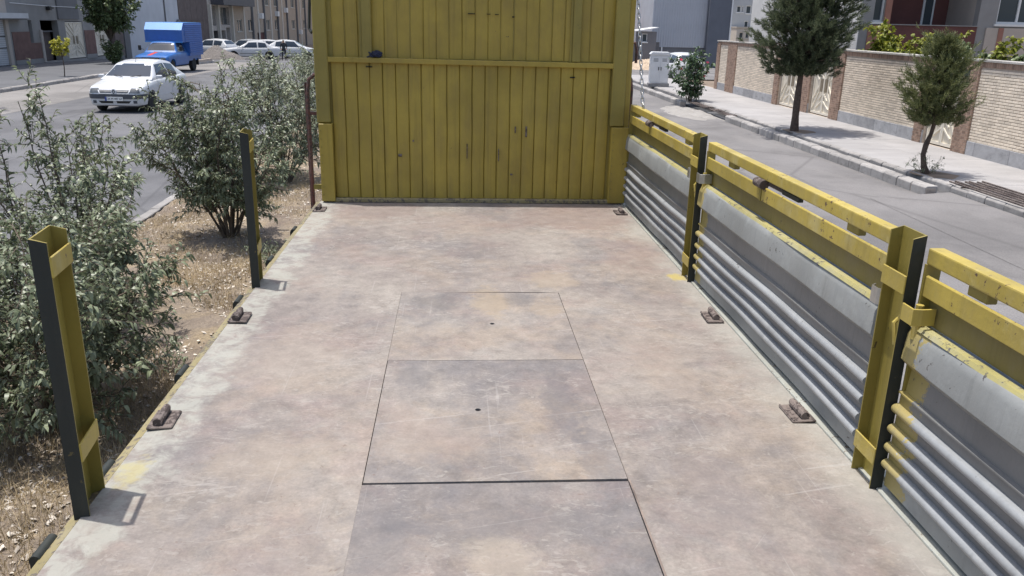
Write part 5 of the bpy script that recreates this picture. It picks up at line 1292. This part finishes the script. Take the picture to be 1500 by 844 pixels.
# ---------------- cream ornamental gates
def ornate(face, label, u0, u1, z0, z1, group, d=-.10):
    root = empty('metal_gate', face.P((u0+u1)/2, z0, d)); tag(root, label, 'gate', group); o = Vector(root.location)
    def prt(m, nm, mt, **k):
        m.v = [(v[0]-o.x, v[1]-o.y, v[2]-o.z) for v in m.v]; return build(m, nm, mt, root, **k)
    W_, H_ = u1-u0, z1-z0; mid = (u0+u1)/2
    for (a, b) in ((u0, mid-.006), (mid+.006, u1)):
        prt(face.slab(MB(), a, b, z0+.03, z1, d-.04, d), 'leaf', 'cream_paint')
        m = MB()
        for (p, q, r_, t_) in ((a, a+.05, z0+.03, z1), (b-.05, b, z0+.03, z1), (a+.05, b-.05, z0+.03, z0+.1), (a+.05, b-.05, z1-.06, z1)): face.slab(m, p, q, r_, t_, d, d+.03)
        prt(m, 'leaf_frame', 'cream_relief')
        L = b-a; inner = mid if True else a
        s = 1 if a < mid-.01 and b < mid+.01 else -1      # slanted bars mirror about the middle
        def bar(p, q, w=.035, nm='relief_bar', mt='cream_relief', h=.035):
            (ua, za), (ub, zb_) = p, q; dx, dz = ub-ua, zb_-za; l = math.hypot(dx, dz); nx, nz = -dz/l*w/2, dx/l*w/2
            m = MB(); c = [face.P(u, z, dd) for dd in (d+.001, d+h) for u, z in ((ua+nx, za+nz), (ub+nx, zb_+nz), (ub-nx, zb_-nz), (ua-nx, za-nz))]
            prt(m.add(c, [(0, 1, 2, 3), (4, 5, 6, 7), (0, 1, 5, 4), (1, 2, 6, 5), (2, 3, 7, 6), (3, 0, 4, 7)]), nm, mt)
        e = (lambda t: (mid-s*t*L))
        Z = lambda t: z0+H_*t
        for (p, q) in (((.08, .74), (.55, .96)), ((.08, .62), (.92, .93)), ((.55, .60), (.92, .76)), ((.08, .36), (.40, .26)), ((.08, .24), (.60, .12)), ((.45, .38), (.92, .10)), ((.45, .50), (.92, .26)), ((.42, .38), (.42, .66))):
            bar((e(p[0]), Z(p[1])), (e(q[0]), Z(q[1])))
        for t in (.14, .24): bar((e(t), Z(.40)), (e(t), Z(.62)), .022, 'handle_bar', 'cream_groove', .06)
    return root
GG = 'cream ornamental metal gates'
ornate(FW, 'cream ornamental gate between the tall pine and the far brick wall', 27.47, 29.13, .2, 2.0, GG)
ornate(FW, 'cream ornamental gate just right of the tall pine trunk', 24.87, 26.43, .2, 2.0, GG)
ornate(FW, 'cream gate half hidden behind the small pine', 18.30, 19.53, .2, 2.0, GG)

# ---------------- villa behind the wall
VY = 26.3
FV = Face('-y', VY)
root, part = building('villa', 'villa with maroon balcony recess behind the garden wall', FV, 12.62, 24, 0, 7.5, 9, [(13.02, 13.36, 3.06, 5.2), (13.55, 16.45, 2.2, 5.6), (17.05, 18.5, 3.07, 5.2)], 'villa_grey', 'house', hd=.25)
part(MB().box(12.60, 12.618, VY, VY+9, 0, 7.5), 'side_wall', 'villa_light')  # paler than the front wall, with the sunlight on this side painted in
window(FV, part, 13.02, 13.36, 3.06, 5.2, -.15, mull=0); window(FV, part, 17.05, 18.5, 3.07, 5.2, -.12, mull=1, fw=.07)
part(FV.slab(MB(), 13.36, 13.55, 0, 7.4, 0.002, .06), 'pilaster', 'villa_terracotta'); part(FV.slab(MB(), 12.9, 13.36, 2.2, 2.95, 0.002, .03), 'apron_panel', 'villa_terracotta')
part(FV.slab(MB(), 13.55, 16.45, 2.2, 5.6, -1.9, -1.8), 'balcony_back', 'maroon')
part(MB().box(13.50, 13.55, VY+.25, VY+1.9, 2.2, 5.6), 'balcony_side', 'maroon'); part(MB().box(16.45, 16.5, VY+.25, VY+1.9, 2.2, 5.6), 'balcony_side', 'villa_beige')
part(MB().box(13.55, 16.45, VY, VY+1.9, 2.1, 2.2), 'balcony_floor', 'villa_grey'); part(MB().box(13.55, 16.45, VY, VY+1.9, 5.6, 5.7), 'balcony_soffit', 'maroon')
part(FV.slab(MB(), 13.55, 16.45, 2.2, 2.97, -.12, .02), 'balcony_parapet', 'maroon'); part(FV.slab(MB(), 13.50, 16.5, 2.97, 3.0, -.14, .05), 'parapet_cap', 'villa_grey')
part(FV.slab(MB(), 15.55, 15.95, 2.3, 4.3, -1.8, -1.76), 'balcony_door', 'frame_white'); part(FV.slab(MB(), 15.62, 15.88, 2.4, 4.2, -1.755, -1.74), 'door_pane', 'house_glass')
part(FV.slab(MB(), 16.75, 24, 0, 2.95, .003, .05), 'lower_cladding', 'villa_beige'); part(FV.slab(MB(), 17.15, 17.32, 0, 2.95, .052, .07), 'cladding_band', 'villa_terracotta')
part(FV.slab(MB(), 15.05, 15.3, 2.3, 2.75, .025, .04), 'plaque', 'villa_beige')
# wing at the left of the villa with teal glass
FT = Face('-y', 29.5)
root, part = building('house', 'pale house with teal glazing between the tall pine and the villa', FT, 12.3, 13.9, 0, 7, 6, [(12.75, 13.6, 3.1, 5.2)], 'villa_light', 'house')
window(FT, part, 12.75, 13.6, 3.1, 5.2, -.08, glass='teal_glass', mull=0)

# ---------------- right background
FS = Face('-y', 68)
root, part = building('metal_shed', 'tall silver corrugated metal building beyond the garden wall', FS, 15.55, 19.95, 1.15, 9, 12, [], 'metal_sheet')
nr = 22; w = (19.95-15.55)/nr
rm_ = FS.slab(MB(), 0, w*.5, 1.15, 9, 0.002, .05).mesh('rib'); rm_.materials.append(MAT['metal_sheet'])
off = Vector(root.location)
for k in range(nr): link('rib', rm_, None, root, (15.55+k*w-off.x, -off.y, -off.z))
part(MB().box(15.5, 20.0, 68.05, 80, -1, 1.145), 'base_wall', 'low_wall')
part(MB().box(16.4, 16.5, 67.9, 68.0, -.6, 1.15), 'post', 'frame_white')
FS2 = Face('-y', 67.4)
root, part = building('slate_building', 'dark slate coloured building right of the silver metal building', FS2, 19.96, 21.75, -1, 9, 12, [], 'slate_sheet')
part(FS2.slab(MB(), 21.7, 21.8, -1, 9, .002, .05), 'corner_trim', 'frame_white')
FL = Face('-y', 64)
root, part = building('boundary_wall', 'dark grey boundary wall behind the sand heap', FL, 9, 15.3, -1, 1.55, .25, [], 'low_wall', 'wall')
part(FL.slab(MB(), 9, 15.3, 1.55, 1.6, -.3, .04), 'wall_cap', 'low_wall')
FK = Face('-y', 63.4)
root, part = building('gatehouse', 'small dark kiosk with white slanted roof against the boundary wall', FK, 13.75, 14.9, -1, 2.35, 2, [(13.8, 14.2, 1.6, 2.2)], 'low_wall', 'kiosk')
part(MB().add([(13.4, 63.1, 2.36), (14.95, 63.1, 2.62), (14.95, 65.6, 2.62), (13.4, 65.6, 2.36), (13.4, 63.1, 2.42), (14.95, 63.1, 2.68), (14.95, 65.6, 2.68), (13.4, 65.6, 2.42)], [(0, 3, 2, 1), (4, 5, 6, 7), (0, 1, 5, 4), (1, 2, 6, 5), (2, 3, 7, 6), (3, 0, 4, 7)]), 'roof', 'frame_white')
window(FK, part, 13.8, 14.2, 1.6, 2.2, -.1, mull=0)
root, part = building('brick_hut', 'low red brick hut showing behind the boundary wall', Face('-y', 72), 13.2, 14.8, -1, 2.1, 3, [], 'villa_terracotta', 'hut')
# cream flats and slate tower far right
FC = Face('-y', 128)
hs = [(u, u+.8, z, z+1.5) for u in (29.3, 30.7) for z in (2.2, 5.2, 8.2, 11.2)]
root, part = building('far_flats', 'tall cream flats far behind the silver metal building', FC, 27.9, 36, -3, 30, 14, hs, 'far_cream')
for (a, b, c, d) in hs: window(FC, part, a, b, c, d, -.1, mull=0)
FD = Face('-y', 170)
hs = [(u, u+1.0, z, z+1.3) for u in (35.2, 36.8) for z in (1.5, 3.6)]
root, part = building('far_tower', 'dark slate block far off beside the hanging chain', FD, 33.6, 42, -3, 5.4, 14, hs, 'far_slate')
for (a, b, c, d) in hs: window(FD, part, a, b, c, d, -.1, mull=0)
part(MB().box(35.0, 36.2, 171, 173, 5.4, 6.6), 'roof_tank', 'far_slate')
# grey flats with little windows
FG = Face('-y', 90)
hs = [(29.55, 30.0, 4.3, 4.95), (30.1, 30.3, 4.3, 4.95), (30.55, 31.1, 4.2, 5.0), (32.3, 32.65, 4.2, 4.9), (32.75, 32.95, 4.2, 4.9), (30.5, 30.95, 2.75, 3.45), (32.2, 32.7, 2.75, 3.4), (34.5, 35.1, 4.2, 4.95), (34.5, 35.1, 2.75, 3.4)]
root, part = building('grey_flats', 'grey rendered flats with small windows behind the tall pine', FG, 28.75, 40, -3, 14, 12, hs, 'far_grey')
for (a, b, c, d) in hs: window(FG, part, a, b, c, d, -.12, mull=0, fw=.06)
part(FG.slab(MB(), 28.70, 28.85, -3, 14, .002, .08), 'corner_trim', 'frame_white')
FQ = Face('-y', 86)
hs = [(28.75, 29.15, 1.75, 2.3), (29.4, 29.75, 1.75, 2.3)]
root, part = building('annexe', 'small cream annexe with two windows in front of the grey flats', FQ, 28.45, 30.0, -3, 2.75, 5, hs, 'far_cream')
for (a, b, c, d) in hs: window(FQ, part, a, b, c, d, -.1, mull=0, frame='far_cream')
part(FQ.slab(MB(), 28.4, 33.2, 2.76, 2.86, -5, .1), 'roof_slab', 'far_cream'); part(FQ.slab(MB(), 30.02, 33.1, -3, 2.75, -5, -.3), 'dark_wing', 'far_slate')

# ---------------- utility cabinet
CB = empty('utility_cabinet', (8.98, 37.3, .19), -.12); tag(CB, 'pale grey utility cabinet on the pavement beside the rose bush', 'cabinet')
build(MB().box(-.46, .46, -.30, .30, 0, .16), 'base', 'cabinet_base', CB, bevel=.01)
bx_ = MB().box(-.40, .40, -.26, .26, .16, 1.38)
build(bx_, 'body', 'cabinet_white', CB, bevel=.008)
build(MB().prism([(-.45, 1.38), (.45, 1.38), (.45, 1.42), (.36, 1.50), (-.36, 1.50), (-.45, 1.42)], 'y', -.31, .31), 'roof', 'cabinet_white', CB, bevel=.008)
for (a, b) in ((-.375, -.01), (.01, .375)):
    d_ = build(MB().box(a, b, -.275, -.262, .22, 1.30), 'door', 'cabinet_white', CB, bevel=.004)
    build(MB().box(b-.06 if a < 0 else a+.03, b-.03 if a < 0 else a+.06, -.30, -.276, .72, .86), 'door_handle', 'ink_black', d_)
    for k in range(3): build(MB().box(a+.08, b-.08, -.279, -.2755, 1.1+k*.05, 1.12+k*.05), 'vent', 'bumper_grey', d_)
build(MB().box(-.43, -.402, -.18, .18, .3, 1.28), 'side_panel', 'cabinet_white', CB, bevel=.004)
build(MB().box(-.439, -.431, -.04, .05, .85, .98), 'warning_plate', 'bumper_grey', CB)

# ---------------- left street front
LX = -23.0; FLc = Face('+x', LX)
root, part = building('shop', 'shop with a white roller shutter at the far left', FLc, 36, 45.75, -.3, 12, 10, [(41.2, 45.45, .15, 2.40)], 'villa_beige', 'shop', hd=.15)
sh = MB(); z = .16
while z < 2.36: FLc.slab(sh, 41.22, 45.43, z, z+.085, -.14, -.115); z += .097
part(sh, 'shutter', 'shutter_white')['kind'] = 'stuff'
part(FLc.slab(MB(), 41.2, 45.45, .15, 2.4, -.16, -.145), 'shutter_back', 'render_dark')
for zz in (.98, 1.55): part(FLc.slab(MB(), 41.22, 45.43, zz, zz+.045, -.116, -.10), 'shutter_gap', 'dark_void')
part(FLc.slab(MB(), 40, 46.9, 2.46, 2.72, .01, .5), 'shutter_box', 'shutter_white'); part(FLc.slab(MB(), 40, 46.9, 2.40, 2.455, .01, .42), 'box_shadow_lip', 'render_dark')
root, part = building('grey_house', 'grey rendered house with red-brown dado, dark doorway and two cream gates', FLc, 45.76, 60.6, -.5, 13, 10,
    [(49.1, 51.2, .15, 2.36), (52.1, 54.45, .15, 2.30), (56.1, 58.2, .15, 2.30), (47.75, 48.15, 1.2, 2.36)], 'render_grey', 'house', hd=.35)
for (a, b) in ((45.9, 47.74), (47.75, 48.85), (54.55, 56.05), (58.25, 60.5)): part(FLc.slab(MB(), a, b, .36, 1.78 if not (47.7 < a < 47.8) else 1.19, .003, .03), 'dado_panel', 'red_cladding')
for (a, b) in ((45.9, 48.85), (54.55, 56.05), (58.25, 60.5)): part(FLc.slab(MB(), a, b, .1, .355, .003, .04), 'skirting', 'render_grey')
part(FLc.slab(MB(), 48.87, 49.1, .15, 1.85, .003, .08), 'door_jamb', 'stone_edge')
part(FLc.slab(MB(), 49.1, 51.2, .15, 2.36, -2.0, -1.95), 'doorway_back', 'dark_void'); part(FLc.slab(MB(), 49.1, 51.2, 1.72, 1.80, -.35, -.30), 'transom', 'render_dark')
part(FLc.slab(MB(), 49.1, 51.2, .15, 1.70, -.55, -.50), 'door', 'brown_cladding'); part(FLc.slab(MB(), 47.75, 48.15, 1.2, 2.36, -.33, -.30), 'niche_back', 'render_dark')
part(FLc.slab(MB(), 51.25, 53.95, 2.42, 12.9, .003, .08), 'pilaster', 'render_dark')
part(FLc.slab(MB(), 58.4, 59.8, .1, 12.9, .035, .35), 'column', 'brown_cladding')
lamp = part(FLc.slab(MB(), 50.0, 50.25, 2.9, 3.12, .003, .22), 'wall_lamp', 'ink_black'); part(FLc.slab(MB(), 50.25, 50.5, 2.98, 3.06, .1, .22), 'lamp_arm', 'ink_black', lamp)
part(MB().tube([(-22.9, 46, 3.22), (-22.9, 50, 3.12), (-22.9, 54, 3.10), (-22.9, 57, 3.2)], .018, 5), 'cable', 'frame_white')
ornate(FLc, 'cream ornamental gate right of the dark doorway at left', 52.15, 54.4, .17, 2.26, GG, -.05)
ornate(FLc, 'cream ornamental gate behind the street tree at left', 56.15, 58.15, .17, 2.26, GG, -.05)
root, part = building('pale_building', 'pale rendered building behind the blue pickup', FLc, 60.62, 72.9, -1, 13, 10, [], 'pale_render')
part(FLc.slab(MB(), 69.5, 69.62, -1, 12.9, .003, .09), 'downpipe', 'render_dark'); part(FLc.slab(MB(), 60.62, 61.6, -1, 12.9, .003, .12), 'pilaster', 'render_dark')
root, part = building('brown_building', 'dark brown clad building beyond the blue pickup', FLc, 72.92, 81.3, -2, 13, 10, [], 'brown_cladding')
for k in range(5): part(FLc.slab(MB(), 73+k*1.66, 73+k*1.66+1.62, 2.42, 5.2, .003, .03), 'cladding_panel', 'brown_cladding')
for k in range(5): part(FLc.slab(MB(), 73+k*1.66, 73+k*1.66+1.62, -.8, 2.38, .003, .03), 'cladding_panel', 'brown_cladding')
part(MB().lathe([(.55, 0), (.55, .14), (.4, .2)], (-22.97, 72.5, 1.9), 'x', 20), 'dish', 'render_dark')
root, part = building('storefront', 'storefront with columns and a dark sign board beside the tan apartments', FLc, 81.32, 90.4, -2, 13, 10, [(82.0, 84.0, 1.9, 3.7), (84.5, 88.9, 1.95, 3.65), (82.0, 87.0, -.8, 1.45), (87.3, 88.8, -.8, 1.7)], 'stone_edge', 'shop', hd=.4)
window(FLc, part, 82.0, 84.0, 1.9, 3.7, -.3, frame='stone_edge', mull=1, sill=False); window(FLc, part, 84.5, 88.9, 1.95, 3.65, -.3, frame='stone_edge', mull=2, sill=False)
part(FLc.slab(MB(), 82.0, 87.0, -.8, 1.45, -.42, -.38), 'shop_window', 'dark_void'); part(FLc.slab(MB(), 87.3, 88.8, -.8, 1.7, -.42, -.38), 'shop_door', 'villa_grey')
part(FLc.slab(MB(), 82.6, 95.0, 3.80, 4.9, .003, 1.2), 'sign_board', 'sign_dark')
for u in (81.5, 84.2, 89.2): part(FLc.slab(MB(), u, u+.4, -1, 3.79, .003, .25), 'column', 'far_cream')
# tan apartments with down pipes and windows
hs = []
for u, w_ in ((91.6, 2.2), (96.5, 2.2), (105.5, 2.0), (110.5, 2.2), (121.5, 2.4), (130.5, 2.6)):
    for z in (1.25, 4.1, 7.1): hs.append((u, u+w_, z, z+1.25))
hs += [(100.6, 106.9-.4-1.2, -.9, 1.05)]
root, part = building('apartment_block', 'tan brick apartment block with vertical pipes at the end of the street', FLc, 90.42, 160, -3, 22, 14, [h for h in hs], 'tan_brick')
for (a, b, c, d) in hs[:-1]: window(FLc, part, a, b, c, d, -.12, frame='far_cream', mull=1, fw=.08)
a, b, c, d = hs[-1]; part(FLc.slab(MB(), a, b, c, d, -.15, -.1), 'garage_door', 'maroon')
for u in (98.2, 104.2, 111.9, 118, 125, 131.8, 140): part(FLc.slab(MB(), u-.12, u+.12, -2, 21.9, .003, .22), 'downpipe', 'render_dark')
for u in (94.8, 101.5, 108.3, 115.2, 128.4): part(FLc.slab(MB(), u-.3, u+.3, -2, 21.9, .003, .06), 'brick_strip', 'far_cream')
for u, z in ((101.8, 2.6), (110.8, 2.9), (116.5, 3.4), (126.5, .5)): part(FLc.slab(MB(), u, u+.9, z, z+.6, .003, .4), 'air_conditioner', 'frame_white')
